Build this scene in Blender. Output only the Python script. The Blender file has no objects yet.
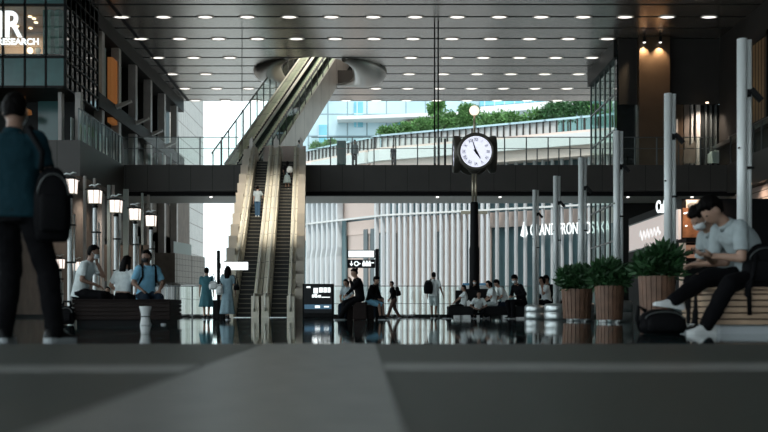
import bpy, bmesh, math, random
from mathutils import Vector, Matrix, noise as mnoise
random.seed(7)
PI = math.pi
S = bpy.context.scene
COL = S.collection
F = 768 * 50 / 36.0          # focal length in pixels
H0, YH = 0.195, 313.0        # eye height, horizon row

def WX(x, d): return (x - 384) * d / F
def WZ(y, d): return H0 + (YH - y) * d / F

# ---------------------------------------------------------------- materials
def mat(name, col, rough=0.5, metal=0.0, emit=None, estr=0.0, var=0.0, vscale=8.0, bump=0.0, bscale=30.0, spec=0.5):
    m = bpy.data.materials.new(name); m.use_nodes = True
    nt = m.node_tree; b = nt.nodes['Principled BSDF']
    b.inputs['Base Color'].default_value = (*col, 1)
    b.inputs['Roughness'].default_value = rough
    b.inputs['Metallic'].default_value = metal
    b.inputs['Specular IOR Level'].default_value = spec
    if emit:
        b.inputs['Emission Color'].default_value = (*emit, 1)
        b.inputs['Emission Strength'].default_value = estr
    if var or bump:
        tc = nt.nodes.new('ShaderNodeTexCoord')
    if var:
        n = nt.nodes.new('ShaderNodeTexNoise'); n.inputs['Scale'].default_value = vscale; n.inputs['Detail'].default_value = 4
        nt.links.new(tc.outputs['Object'], n.inputs['Vector'])
        r = nt.nodes.new('ShaderNodeMapRange'); r.inputs['From Min'].default_value = .3; r.inputs['From Max'].default_value = .7
        r.inputs['To Min'].default_value = 1 - var; r.inputs['To Max'].default_value = 1 + var
        nt.links.new(n.outputs['Fac'], r.inputs['Value'])
        x = nt.nodes.new('ShaderNodeVectorMath'); x.operation = 'SCALE'; x.inputs[0].default_value = col
        nt.links.new(r.outputs['Result'], x.inputs['Scale']); nt.links.new(x.outputs['Vector'], b.inputs['Base Color'])
    if bump:
        n2 = nt.nodes.new('ShaderNodeTexNoise'); n2.inputs['Scale'].default_value = bscale
        nt.links.new(tc.outputs['Object'], n2.inputs['Vector'])
        bp = nt.nodes.new('ShaderNodeBump'); bp.inputs['Strength'].default_value = bump; bp.inputs['Distance'].default_value = .02
        nt.links.new(n2.outputs['Fac'], bp.inputs['Height']); nt.links.new(bp.outputs['Normal'], b.inputs['Normal'])
    return m

def glass_mat(name, tint=(.85, .95, .93), refl=.12, rough=.02):
    m = bpy.data.materials.new(name); m.use_nodes = True; nt = m.node_tree
    nt.nodes.remove(nt.nodes['Principled BSDF']); out = nt.nodes['Material Output']
    t = nt.nodes.new('ShaderNodeBsdfTransparent'); t.inputs['Color'].default_value = (*tint, 1)
    g = nt.nodes.new('ShaderNodeBsdfGlossy'); g.inputs['Roughness'].default_value = rough
    mx = nt.nodes.new('ShaderNodeMixShader'); mx.inputs['Fac'].default_value = refl
    nt.links.new(t.outputs[0], mx.inputs[1]); nt.links.new(g.outputs[0], mx.inputs[2]); nt.links.new(mx.outputs[0], out.inputs[0])
    return m

def stripe_mat(name, col, joint, axes, width, rough=.5, metal=0., var=.1, bump=0., vscale=.6, vstretch=(1,1,1), emit=0):
    """surface with thin joint lines; axes: list of (axis index, spacing, offset)"""
    m = mat(name, col, rough, metal); nt = m.node_tree; b = nt.nodes['Principled BSDF']
    tc = nt.nodes.new('ShaderNodeTexCoord'); sep = nt.nodes.new('ShaderNodeSeparateXYZ'); nt.links.new(tc.outputs['Object'], sep.inputs[0])
    last = None
    for ax, sp, off in axes:
        a = nt.nodes.new('ShaderNodeMath'); a.operation = 'SUBTRACT'; nt.links.new(sep.outputs[ax], a.inputs[0]); a.inputs[1].default_value = off - sp / 2
        w = nt.nodes.new('ShaderNodeMath'); w.operation = 'WRAP'; nt.links.new(a.outputs[0], w.inputs[0]); w.inputs[1].default_value = sp / 2; w.inputs[2].default_value = -sp / 2
        # distance from the line: wrapped value is +-sp/2 on it
        ab = nt.nodes.new('ShaderNodeMath'); ab.operation = 'ABSOLUTE'; nt.links.new(w.outputs[0], ab.inputs[0])
        gt = nt.nodes.new('ShaderNodeMath'); gt.operation = 'GREATER_THAN'; nt.links.new(ab.outputs[0], gt.inputs[0]); gt.inputs[1].default_value = sp / 2 - width / 2
        if last is None: last = gt
        else:
            mxm = nt.nodes.new('ShaderNodeMath'); mxm.operation = 'MAXIMUM'; nt.links.new(last.outputs[0], mxm.inputs[0]); nt.links.new(gt.outputs[0], mxm.inputs[1]); last = mxm
    n = nt.nodes.new('ShaderNodeTexNoise'); n.inputs['Scale'].default_value = vscale; n.inputs['Detail'].default_value = 3
    mp = nt.nodes.new('ShaderNodeMapping'); mp.inputs['Scale'].default_value = vstretch
    nt.links.new(tc.outputs['Object'], mp.inputs[0]); nt.links.new(mp.outputs[0], n.inputs['Vector'])
    r = nt.nodes.new('ShaderNodeMapRange'); r.inputs['From Min'].default_value = .3; r.inputs['From Max'].default_value = .7
    r.inputs['To Min'].default_value = 1 - var; r.inputs['To Max'].default_value = 1 + var; nt.links.new(n.outputs['Fac'], r.inputs['Value'])
    x = nt.nodes.new('ShaderNodeVectorMath'); x.operation = 'SCALE'; x.inputs[0].default_value = col; nt.links.new(r.outputs[0], x.inputs['Scale'])
    mx = nt.nodes.new('ShaderNodeMix'); mx.data_type = 'RGBA'; nt.links.new(last.outputs[0], mx.inputs['Factor'])
    nt.links.new(x.outputs['Vector'], mx.inputs['A']); mx.inputs['B'].default_value = (*joint, 1)
    nt.links.new(mx.outputs['Result'], b.inputs['Base Color'])
    mr = nt.nodes.new('ShaderNodeMapRange'); mr.inputs['To Min'].default_value = rough; mr.inputs['To Max'].default_value = .8
    nt.links.new(last.outputs[0], mr.inputs['Value']); nt.links.new(mr.outputs[0], b.inputs['Roughness'])
    if metal:
        mm = nt.nodes.new('ShaderNodeMapRange'); mm.inputs['To Min'].default_value = metal; mm.inputs['To Max'].default_value = 0
        nt.links.new(last.outputs[0], mm.inputs['Value']); nt.links.new(mm.outputs[0], b.inputs['Metallic'])
    if bump:
        n2 = nt.nodes.new('ShaderNodeTexNoise'); n2.inputs['Scale'].default_value = 1.4; nt.links.new(tc.outputs['Object'], n2.inputs['Vector'])
        bp = nt.nodes.new('ShaderNodeBump'); bp.inputs['Strength'].default_value = bump; bp.inputs['Distance'].default_value = .02
        nt.links.new(n2.outputs['Fac'], bp.inputs['Height']); nt.links.new(bp.outputs['Normal'], b.inputs['Normal'])
    return m

M = {}
M['ceil'] = stripe_mat('ceiling_panels', (.50, .465, .435), (.006, .006, .006), [(1, 2.58, 64.8)], .30, rough=.26, metal=.75, var=.10, vscale=.25, vstretch=(1, .15, 1))
M['floor'] = stripe_mat('polished_granite', (.010, .048, .050), (.006, .02, .02), [(0, 1.2, 0), (1, 1.2, .3)], .012, rough=.035, var=.3, bump=.035, vscale=3)
M['paving'] = mat('honed_stone', (.050, .054, .046), .5, var=.18, vscale=14, bump=.15, bscale=60)
M['band'] = mat('pale_stone_band', (.25, .25, .235), .42, var=.2, vscale=9, bump=.2, bscale=50)
M['concrete'] = mat('plaza_paving', (.35, .36, .35), .7, var=.1)
M['dark'] = mat('near_black_metal', (.007, .008, .008), .5, spec=.2)
M['darkglass'] = mat('dark_glass', (.008, .012, .013), .06, spec=.8)
M['wallglass'] = mat('smoked_glass', (.008, .009, .009), .35, spec=.3)
M['tealpanel'] = mat('teal_glass_panel', (.05, .15, .15), .18, var=.15, vscale=1.)
M['bronze'] = mat('bronze_panel', (.040, .036, .033), .6, .0, spec=.15, var=.12, vscale=.7)
M['fascia'] = stripe_mat('fascia_panels', (.060, .055, .050), (.012, .012, .012), [(0, 1.34, .1)], .03, rough=.5, metal=.1, var=.1)
M['soffitlight'] = mat('pale_edge_strip', (.42, .42, .40), .4)
M['column'] = mat('column_cladding', (.50, .46, .43), .5, var=.1, vscale=2)
M['paleglass'] = mat('frosted_pale_glass', (.42, .50, .48), .3)
M['brownpanel'] = mat('brown_wall_panel', (.15, .118, .095), .6, var=.2, vscale=1.5)
M['beigetile'] = stripe_mat('beige_tiles', (.50, .46, .42), (.2, .18, .16), [(0, .6, 0), (1, .6, 0), (2, .45, 0)], .03, rough=.5)
M['steel'] = mat('brushed_steel', (.66, .70, .70), .36, .8, var=.08)
M['polemetal'] = mat('painted_pole_metal', (.80, .83, .82), .38, .15)
M['beigesteel'] = stripe_mat('beige_cladding', (.82, .77, .64), (.25, .22, .18), [(1, 1.5, 0)], .04, rough=.4, metal=.0, var=.12)
M['greyclad'] = stripe_mat('grey_cladding', (.56, .52, .48), (.14, .13, .12), [(1, 1.8, .2)], .03, rough=.4, metal=.3, var=.1)
M['handrail'] = mat('rubber_handrail', (.012, .012, .012), .35)
M['lightrail'] = mat('pale_handrail', (.80, .77, .67), .4, .0)
M['step'] = mat('escalator_step', (.014, .014, .013), .5, .3)
M['nosing'] = mat('step_nosing', (.20, .18, .14), .45, .3)
M['glass'] = glass_mat('railing_glass', (.86, .95, .92), .08)
M['greenglass'] = glass_mat('green_glass', (.86, .95, .90), .10)
M['rail'] = mat('railing_metal', (.11, .12, .12), .4, .5)
M['white'] = mat('white_paint', (.82, .84, .83), .5)
M['whitebld'] = mat('white_cladding', (.66, .67, .66), .55, var=.04)
M['beigebld'] = mat('beige_cladding_far', (.70, .56, .50), .6, var=.04)
M['fin'] = mat('white_fin', (.60, .63, .65), .5)
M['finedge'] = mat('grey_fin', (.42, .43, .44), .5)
M['winglass'] = mat('blue_grey_glazing', (.10, .17, .19), .12, spec=.7)
M['tower'] = stripe_mat('tower_glazing', (.40, .55, .61), (.20, .28, .31), [(0, 3.2, 0), (2, 3.6, .4)], .22, rough=.15, var=.25, vscale=.12)
M['towerblue'] = stripe_mat('blue_glazing', (.16, .44, .55), (.4, .5, .55), [(0, 1.6, 0), (2, 3.6, .4)], .2, rough=.15, var=.3, vscale=.2)
M['paletower'] = stripe_mat('pale_tower_wall', (.33, .30, .27), (.20, .18, .165), [(0, 1.5, 0), (1, 1.5, 0), (2, 2.0, 0)], .12, rough=.4)
M['leaf'] = mat('leaf_green', (.026, .080, .026), .5, var=.45, vscale=2.5)
M['leafbright'] = mat('terrace_leaf', (.085, .20, .055), .55, var=.45, vscale=1.0)
M['leafdeep'] = mat('deep_leaf', (.035, .11, .035), .5, var=.4, vscale=2.)
M['bark'] = mat('bark', (.07, .05, .035), .8)
M['soil'] = mat('soil', (.03, .022, .016), .9)
M['wood'] = mat('slat_wood', (.18, .095, .06), .5, var=.25, vscale=5)
M['woodgap'] = mat('dark_gap', (.03, .02, .015), .8)
M['benchwood'] = mat('bench_wood', (.44, .30, .20), .45, var=.22, vscale=4)
M['benchdark'] = mat('dark_bench_wood', (.014, .008, .007), .6, var=.3, vscale=3, spec=.15)
M['lampglow'] = mat('lamp_glass_glow', (.9, .85, .8), .4, emit=(1, .86, .78), estr=.98)
M['ballglow'] = mat('globe_glow', (.9, .85, .8), .4, emit=(1, .80, .66), estr=1.0)
M['downlight'] = mat('downlight_glow', (.9, .9, .88), .4, emit=(1, .93, .85), estr=1.45)
M['ring'] = mat('downlight_ring', (.5, .47, .44), .35, .6)
M['spotglow'] = mat('small_spot_glow', (.9, .9, .9), .4, emit=(1, .95, .9), estr=1.6)
M['warmglow'] = mat('warm_spot_glow', (.9, .8, .7), .4, emit=(1, .75, .5), estr=2.0)
M['signwhite'] = mat('lit_sign_white', (.9, .9, .9), .4, emit=(.93, 1, 1), estr=.85)
M['facadeletters'] = mat('facade_letters', (.8, .82, .82), .5, emit=(.93, 1, 1), estr=.35)
M['dial'] = mat('clock_dial', (.85, .85, .92), .4, emit=(.84, .86, 1), estr=.65)
M['numeral'] = mat('clock_numerals', (.32, .32, .42), .5)
M['ink'] = mat('clock_hands', (.02, .02, .05), .4)
M['clockbody'] = mat('clock_bronze', (.10, .088, .072), .4, .3)
M['gold'] = mat('pale_brass', (.46, .40, .30), .35, .6)
M['screen'] = mat('dark_screen', (.006, .008, .012), .3, spec=.15)
M['screenblue'] = mat('screen_blue', (.02, .06, .10), .3, emit=(.10, .30, .5), estr=.22)
M['black'] = mat('matte_black', (.005, .005, .006), .6, spec=.15)
M['blackbag'] = mat('black_nylon', (.004, .004, .005), .7, bump=.3, bscale=40, spec=.1)
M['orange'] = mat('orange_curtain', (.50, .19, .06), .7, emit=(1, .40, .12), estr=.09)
M['roomwall'] = mat('shop_wall_warm', (.42, .31, .24), .7)
M['curtaingreen'] = mat('teal_curtain', (.05, .17, .15), .8)
M['pillarbrown'] = mat('brown_pillar', (.115, .072, .045), .36, .3, var=.2, vscale=.5)
M['litbrown'] = mat('brown_lit_panel', (.26, .11, .05), .5, var=.5, vscale=4, emit=(.5, .17, .05), estr=.10)
M['posterorange'] = mat('poster_orange', (.55, .28, .18), .6, emit=(1, .5, .3), estr=.12)
M['posterpale'] = mat('poster_pale', (.6, .5, .42), .6, emit=(1, .8, .65), estr=.12)
M['bannerpale'] = mat('pale_sign_panel', (.66, .58, .54), .5, emit=(1, .85, .8), estr=.30)
M['bannerscript'] = mat('sign_script', (.9, .88, .86), .5, emit=(1, .95, .95), estr=.55)
M['woodwindow'] = stripe_mat('amber_wood_blinds', (.30, .17, .07), (.05, .03, .015), [(1, .5, 0)], .12, rough=.5, var=.3)
M['boards'] = stripe_mat('pale_brown_boards', (.42, .31, .26), (.10, .075, .06), [(2, .42, .1)], .05, rough=.55, var=.15)
_fb = M['floor'].node_tree.nodes['Principled BSDF']; _fb.inputs['Specular Tint'].default_value = (.72, 1.0, .98, 1); _fb.inputs['Specular IOR Level'].default_value = .7
M['escclad'] = stripe_mat('taupe_cladding', (.52, .46, .38), (.18, .16, .13), [(1, 1.5, 0)], .04, rough=.45, var=.1)
M['farwindow'] = mat('far_window', (.16, .19, .20), .4, spec=.3)
# people
M['skin'] = mat('skin', (.38, .23, .165), .5)
M['skintan'] = mat('skin_tan', (.27, .16, .115), .5)
M['hair'] = mat('black_hair', (.003, .0025, .0025), .6, bump=.4, bscale=50, spec=.06)
M['eye'] = mat('eye', (.03, .02, .02), .2)
M['maskw'] = mat('white_mask', (.78, .82, .84), .7)
M['maskb'] = mat('black_mask', (.015, .015, .017), .7)
def cloth(n, c): return mat(n, c, .8, var=.1, vscale=12, bump=.25, bscale=14, spec=.08)
M['tealshirt'] = cloth('deep_teal_shirt', (.007, .028, .038))
M['whiteshirt'] = cloth('white_shirt', (.74, .80, .80))
M['shadeshirt'] = cloth('shaded_white_shirt', (.36, .41, .42))  # white shirts of the right bench men, their shade put into the colour
M['paleblue'] = cloth('light_blue_shirt', (.22, .48, .66))
M['blackcloth'] = cloth('black_cloth', (.004, .004, .005))
M['navy'] = cloth('navy_trousers', (.01, .018, .03))
M['jean'] = cloth('blue_jeans', (.06, .12, .20))
M['greytop'] = cloth('grey_top', (.38, .44, .47))
M['tealdress'] = cloth('teal_dress', (.06, .16, .19))
M['paledress'] = cloth('dusty_blue_dress', (.26, .37, .42))
M['greyskirt'] = cloth('grey_skirt', (.30, .37, .38))
M['greyshort'] = cloth('grey_shorts', (.45, .52, .52))
M['brownleg'] = cloth('brown_trousers', (.10, .06, .05))
M['shoew'] = mat('white_shoe', (.72, .74, .74), .5)
M['shoeb'] = mat('black_shoe', (.006, .006, .007), .5, spec=.25)
M['sole'] = mat('pale_sole', (.45, .48, .50), .6)
M['strap'] = mat('bag_strap', (.004, .004, .005), .7, spec=.1)
M['tote'] = mat('white_tote', (.75, .77, .76), .7)

# ---------------------------------------------------------------- mesh building
class MB:
    def __init__(s): s.bm = bmesh.new(); s.mi = 0
    def _tag(s, faces):
        for f in faces: f.material_index = s.mi
    def box(s, x0, x1, y0, y1, z0, z1, bev=0.0):
        b = s if not bev else MB()
        v = [b.bm.verts.new((x, y, z)) for z in (z0, z1) for y in (y0, y1) for x in (x0, x1)]
        fs = [b.bm.faces.new([v[i] for i in q]) for q in ((0, 2, 3, 1), (4, 5, 7, 6), (0, 1, 5, 4), (2, 6, 7, 3), (0, 4, 6, 2), (1, 3, 7, 5))]
        s._tag(fs)
        if bev:
            bmesh.ops.bevel(b.bm, geom=b.bm.edges[:], offset=bev, segments=2, affect='EDGES', profile=.5)
            s.merge(b)
        return s
    def merge(s, b, mtx=None):
        if mtx is not None: b.bm.transform(mtx)
        vm = {}
        for v in b.bm.verts: vm[v] = s.bm.verts.new(v.co)
        for f in b.bm.faces:
            try:
                nf = s.bm.faces.new([vm[v] for v in f.verts]); nf.material_index = f.material_index if s.mi == 0 else s.mi; nf.smooth = f.smooth
            except ValueError: pass
        b.bm.free(); return s
    def loft(s, rings, caps=True, smooth=True):
        R = [[s.bm.verts.new(p) for p in r] for r in rings]
        n = len(R[0]); fs = []
        for a, b in zip(R, R[1:]):
            for i in range(n):
                fs.append(s.bm.faces.new((a[i], a[(i + 1) % n], b[(i + 1) % n], b[i])))
        if smooth:
            for f in fs: f.smooth = True
        if caps: fs += [s.bm.faces.new(R[0][::-1]), s.bm.faces.new(R[-1])]
        s._tag(fs); return s
    def tube(s, p0, p1, r0, r1=None, n=10, caps=True):
        p0, p1 = Vector(p0), Vector(p1); r1 = r0 if r1 is None else r1
        t = (p1 - p0).normalized(); a = t.orthogonal().normalized(); b = t.cross(a)
        return s.loft([[p + (a * math.cos(2 * PI * i / n) + b * math.sin(2 * PI * i / n)) * r for i in range(n)] for p, r in ((p0, r0), (p1, r1))], caps)
    def path(s, pts, r, n=8):
        pts = [Vector(p) for p in pts]; rs = r if isinstance(r, (list, tuple)) else [r] * len(pts)
        rings = []; a = None
        for i, p in enumerate(pts):
            t = (pts[min(i + 1, len(pts) - 1)] - pts[max(i - 1, 0)]).normalized()
            a = t.orthogonal().normalized() if a is None else (a - t * a.dot(t)).normalized()
            b = t.cross(a)
            rings.append([p + (a * math.cos(2 * PI * k / n) + b * math.sin(2 * PI * k / n)) * rs[i] for k in range(n)])
        return s.loft(rings)
    def capsule(s, p0, r0, p1, r1, n=12):
        p0, p1 = Vector(p0), Vector(p1); t = (p1 - p0).normalized(); a = t.orthogonal().normalized(); b = t.cross(a)
        st = [(p0 - t * r0 * math.cos(k), r0 * math.sin(k)) for k in (.12, .5, 1.0)] + [(p0, r0), (p1, r1)] + [(p1 + t * r1 * math.cos(k), r1 * math.sin(k)) for k in (1.0, .5, .12)]
        return s.loft([[p + (a * math.cos(2 * PI * i / n) + b * math.sin(2 * PI * i / n)) * r for i in range(n)] for p, r in st])
    def ell(s, c, rx, ry, rz, fr=None, nu=16, nv=10):
        c = Vector(c); X_, Y_, Z_ = fr if fr else (Vector((1, 0, 0)), Vector((0, 1, 0)), Vector((0, 0, 1)))
        rings = []
        for j in range(nv + 1):
            th = max(.06, min(PI - .06, PI * j / nv))
            rings.append([c + X_ * rx * math.sin(th) * math.cos(2 * PI * i / nu) + Y_ * ry * math.sin(th) * math.sin(2 * PI * i / nu) - Z_ * rz * math.cos(th) for i in range(nu)])
        return s.loft(rings)
    def lathe(s, c, prof, n=24, smooth=False, caps=True):
        c = Vector(c)
        return s.loft([[c + Vector((r * math.cos(2 * PI * i / n), r * math.sin(2 * PI * i / n), z)) for i in range(n)] for r, z in prof], caps, smooth)
    def prism(s, poly, d):
        d = Vector(d); a = [s.bm.verts.new(p) for p in poly]; b = [s.bm.verts.new(Vector(p) + d) for p in poly]; n = len(a)
        fs = [s.bm.faces.new(a[::-1]), s.bm.faces.new(b)] + [s.bm.faces.new((a[i], a[(i + 1) % n], b[(i + 1) % n], b[i])) for i in range(n)]
        s._tag(fs); return s
    def bar(s, p0, p1, w, h, up=(0, 0, 1)):
        p0, p1 = Vector(p0), Vector(p1); t = (p1 - p0).normalized(); u = Vector(up)
        sd = t.cross(u).normalized(); u = sd.cross(t).normalized()
        q = [sd * (w / 2) * a + u * (h / 2) * b for a, b in ((-1, -1), (1, -1), (1, 1), (-1, 1))]
        return s.loft([[p0 + k for k in q], [p1 + k for k in q]], smooth=False)
    def quad(s, a, b, c, d):
        f = s.bm.faces.new([s.bm.verts.new(p) for p in (a, b, c, d)]); s._tag([f]); return s
    def build(s, name, m, parent=None, world=True):
        if parent is not None and world: s.bm.transform(wm(parent).inverted())
        bmesh.ops.recalc_face_normals(s.bm, faces=s.bm.faces[:])
        me = bpy.data.meshes.new(name); s.bm.to_mesh(me); s.bm.free()
        for k in (m if isinstance(m, (list, tuple)) else [m]): me.materials.append(k)
        o = bpy.data.objects.new(name, me); COL.objects.link(o)
        if parent is not None: o.parent = parent
        return o

def wm(o):
    m = o.matrix_basis.copy()
    return wm(o.parent) @ m if o.parent else m

def tag(o, label, cat, group=None, kind=None):
    o['label'] = label; o['category'] = cat
    if group: o['group'] = group
    if kind: o['kind'] = kind
    return o
def thing(name, label, cat, loc=(0, 0, 0), rz=0, group=None):
    o = bpy.data.objects.new(name, None); COL.objects.link(o); o.location = loc; o.rotation_euler = (0, 0, rz); o.empty_display_size = .1
    return tag(o, label, cat, group)
def struct(name, mb, m, label=None, cat=None):
    o = mb.build(name, m); o['kind'] = 'structure'
    if label: o['label'] = label
    if cat: o['category'] = cat
    return o
def copy_tree(o, parent=None):
    c = o.copy(); COL.objects.link(c)
    if parent: c.parent = parent
    for ch in list(o.children): copy_tree(ch, c)
    return c
def eval_mesh(o):
    dg = bpy.context.evaluated_depsgraph_get(); dg.update()
    me = bpy.data.meshes.new_from_object(o.evaluated_get(dg)); return me
def text_mb(body, size, depth=.02, sx=1.0, align='CENTER', bold=0.0, spacing=1.0):
    cu = bpy.data.curves.new('t', 'FONT'); cu.body = body; cu.size = size; cu.extrude = depth; cu.align_x = align; cu.align_y = 'BOTTOM_BASELINE'; cu.offset = bold; cu.space_character = spacing
    o = bpy.data.objects.new('t', cu); COL.objects.link(o)
    me = eval_mesh(o); bpy.data.objects.remove(o); mb = MB(); mb.bm.from_mesh(me); bpy.data.meshes.remove(me)
    for f in mb.bm.faces: f.material_index = 0; f.smooth = False
    # stand it upright facing -Y
    mb.bm.transform(Matrix.Diagonal((sx, 1, 1, 1))); mb.bm.transform(Matrix.Rotation(PI / 2, 4, 'X'))
    return mb
ORD = ['first', 'second', 'third', 'fourth', 'fifth', 'sixth', 'seventh', 'eighth', 'ninth', 'tenth', 'eleventh', 'twelfth', 'thirteenth', 'fourteenth', 'fifteenth', 'sixteenth', 'seventeenth', 'eighteenth', 'nineteenth', 'twentieth']

# ---------------------------------------------------------------- camera, world, sun
cam = bpy.data.cameras.new('camera'); camo = bpy.data.objects.new('camera', cam); COL.objects.link(camo)
camo.location = (0, 0, H0); camo.rotation_euler = (PI / 2, 0, 0)
cam.lens = 50; cam.sensor_width = 36; cam.shift_y = (YH - 216) / 768; cam.clip_end = 800; cam.clip_start = .05
cam.dof.use_dof = True; cam.dof.focus_distance = 42; cam.dof.aperture_fstop = 2.0
S.camera = camo
wd = bpy.data.worlds.new('World'); S.world = wd; wd.use_nodes = True
bg = wd.node_tree.nodes['Background']; bg.inputs[0].default_value = (.82, .95, 1.0, 1); bg.inputs[1].default_value = 1.6
sun = bpy.data.lights.new('sun', 'SUN'); suno = bpy.data.objects.new('sun', sun); COL.objects.link(suno)
sun.energy = 2.0; sun.angle = math.radians(12); sun.color = (1, .95, .88); suno.rotation_euler = (math.radians(38), 0, math.radians(12))
S.view_settings.view_transform = 'Standard'; S.view_settings.look = 'None'; S.view_settings.exposure = .4; S.view_settings.gamma = 1
S.cycles.use_denoising = True
S.cycles.max_bounces = 8; S.cycles.diffuse_bounces = 4; S.cycles.glossy_bounces = 4; S.cycles.transparent_max_bounces = 24
S.cycles.caustics_reflective = False; S.cycles.caustics_refractive = False
S.cycles.sample_clamp_indirect = 4
# ================================================================ THE HALL
CZ = 18.195; XL, XR, YF = -17.0, 22.0, 90.6
# floor
struct('floor', MB().box(-40, 40, 6.75, 50, -.3, 0), M['floor'])
struct('floor_threshold', MB().box(-40, 40, -20, 6.75, -.3, 0), M['paving'])
struct('ground', MB().box(-160, 160, 50, 330, -.3, -.02), M['concrete'])
bb = MB()
bb.prism([(-.75, 6.74, 0), (-.057, 6.74, 0), (.12, -3.2, 0), (-.41, -3.2, 0)], (0, 0, .003))
struct('trim_1', bb, M['band'])
struct('trim_2', MB().box(-14, -.67, 3.55, 3.95, 0, .003), M['band'])
struct('trim_3', MB().box(.0, 14, 3.65, 4.1, 0, .003), M['band'])
# ceiling with the round opening for the upper escalators
hc = Vector((-4.85, 79.6)); hr = 4.6; HX = 3.0 / 4.6; sq = 4.75
cm = MB()
def cq(x0, x1, y0, y1): cm.quad((x0, y0, CZ), (x1, y0, CZ), (x1, y1, CZ), (x0, y1, CZ))
cq(-27, XR, -25, hc.y - sq); cq(XL, XR, hc.y + sq, YF); cq(XL, hc.x - sq, hc.y - sq, hc.y + sq); cq(hc.x + sq, XR, hc.y - sq, hc.y + sq)
N = 64
def sqp(a):
    c, s_ = math.cos(a), math.sin(a); k = sq / max(abs(c), abs(s_)); return (hc.x + c * k, hc.y + s_ * k, CZ)
def cip(a, r=hr): return (hc.x + math.cos(a) * r * HX, hc.y + math.sin(a) * r, CZ)
for i in range(N):
    a, b = 2 * PI * i / N, 2 * PI * (i + 1) / N
    cm.quad(cip(a), sqp(a), sqp(b), cip(b))
struct('ceiling', cm, M['ceil'])
rf = MB()
rf.box(-28, hc.x - sq, -25, YF, CZ + .02, CZ + 1.2); rf.box(hc.x + sq, XR + 1, -25, YF, CZ + .02, CZ + 1.2)
rf.box(hc.x - sq, hc.x + sq, -25, hc.y - sq, CZ + .02, CZ + 1.2); rf.box(hc.x - sq, hc.x + sq, hc.y + sq, YF, CZ + .02, CZ + 1.2)
struct('roof', rf, M['bronze'])
sh = MB()
sh.box(hc.x - sq - .3, hc.x - sq, hc.y - sq, hc.y + sq + 6, CZ + 1.2, 26); sh.box(hc.x + sq, hc.x + sq + .3, hc.y - sq, hc.y + sq + 6, CZ + 1.2, 26)
sh.box(hc.x - sq, hc.x + sq, hc.y + sq + 5.7, hc.y + sq + 6, CZ + 1.2, 26); sh.box(hc.x - sq, hc.x + sq, hc.y - sq - .3, hc.y - sq, CZ + 1.2, 26)
sh.box(hc.x - sq - .3, hc.x + sq + .3, hc.y - sq - .3, hc.y + sq + 6, 26, 26.3)
struct('wall_shaft', sh, M['dark'])
sl_ = bpy.data.lights.new('shaft_fill', 'AREA'); sl_.energy = 900; sl_.size = 5; sl_.color = (1, .95, .85); slo = bpy.data.objects.new('shaft_fill', sl_); COL.objects.link(slo); slo.location = (hc.x + 1, hc.y + 2, 25.6)  # unseen area light added in the shaft to brighten the upper escalators
# curved metal lip around the opening, deepest at its sides
lip = MB(); rings = []
for i in range(97):
    a = -PI / 2 + .55 + (2 * PI - 1.1) * i / 96
    k = max(.03, abs(math.cos(a)) ** 2.2)
    dz = (.95 if math.cos(a) > 0 else .75) * k; w = (1.6 if math.cos(a) > 0 else 1.35) * k
    c = Vector((hc.x + math.cos(a) * (hr * HX + .8), hc.y + math.sin(a) * (hr + .25), CZ)); o = Vector((math.cos(a), math.sin(a), 0))
    rings.append([c + o * (w * .8 * math.cos(t)) + Vector((0, 0, -dz * math.sin(t) + .02)) for t in [PI * j / 9 for j in range(10)]])
lip.loft(rings)
M['lipmetal'] = mat('burnished_lip_metal', (.27, .25, .23), .3, .8)
lo = tag(lip.build('ceiling_opening_rim', M['lipmetal']), 'curved dark metal rim bulging below the ceiling around the upper escalators', 'ceiling rim')
for (x, y, d) in ((272, 60.5, 76.5), (285, 64, 77.5), (332, 63, 76), (361, 73, 76.5)):
    pass
# recessed ceiling lights
def make_light():
    t = thing('ceiling_light', '', 'ceiling light', group='round downlights in the ceiling grid')
    a = MB(); a.lathe((0, 0, 0), [(.60, .0), (.60, -.035), (.52, -.05), (.49, -.02)], 24, True, False); a.build('ring', M['ring'], t)
    b = MB(); b.ell((0, 0, -.01), .50, .50, .045, nu=24, nv=6); b.build('diffuser', M['downlight'], t); t.scale = (.92, .52, 1)
    return t
proto = None
for m in range(6):
    y = 64.8 + 5.16 * m
    row = []
    for k in range(-6, 9):
        x = -.65 + 2.55 * k
        if x < XL + 1 or x > XR - 1: continue
        if y > 69.95 and x > 14.9: continue
        if (Vector((x, y)) - hc).length < hr + 1.7: continue
        px = 384 + x * F / y
        if m == 5: yy = y - .35
        else: yy = y
        row.append((x, yy))
    for i, (x, yy) in enumerate(row):
        if proto is None: o = proto = make_light()
        else: o = copy_tree(proto)
        o.location = (x, yy, CZ - .003)
        o['label'] = 'round white ceiling light, %s from the left in the %s row from the front' % (ORD[i], ORD[m])
# dark slot running along the left edge of the ceiling
struct('trim_4', MB().bar((-15.75, 56, CZ - .02), (-16.6, 90.3, CZ - .02), .22, .05), M['black'])

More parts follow.
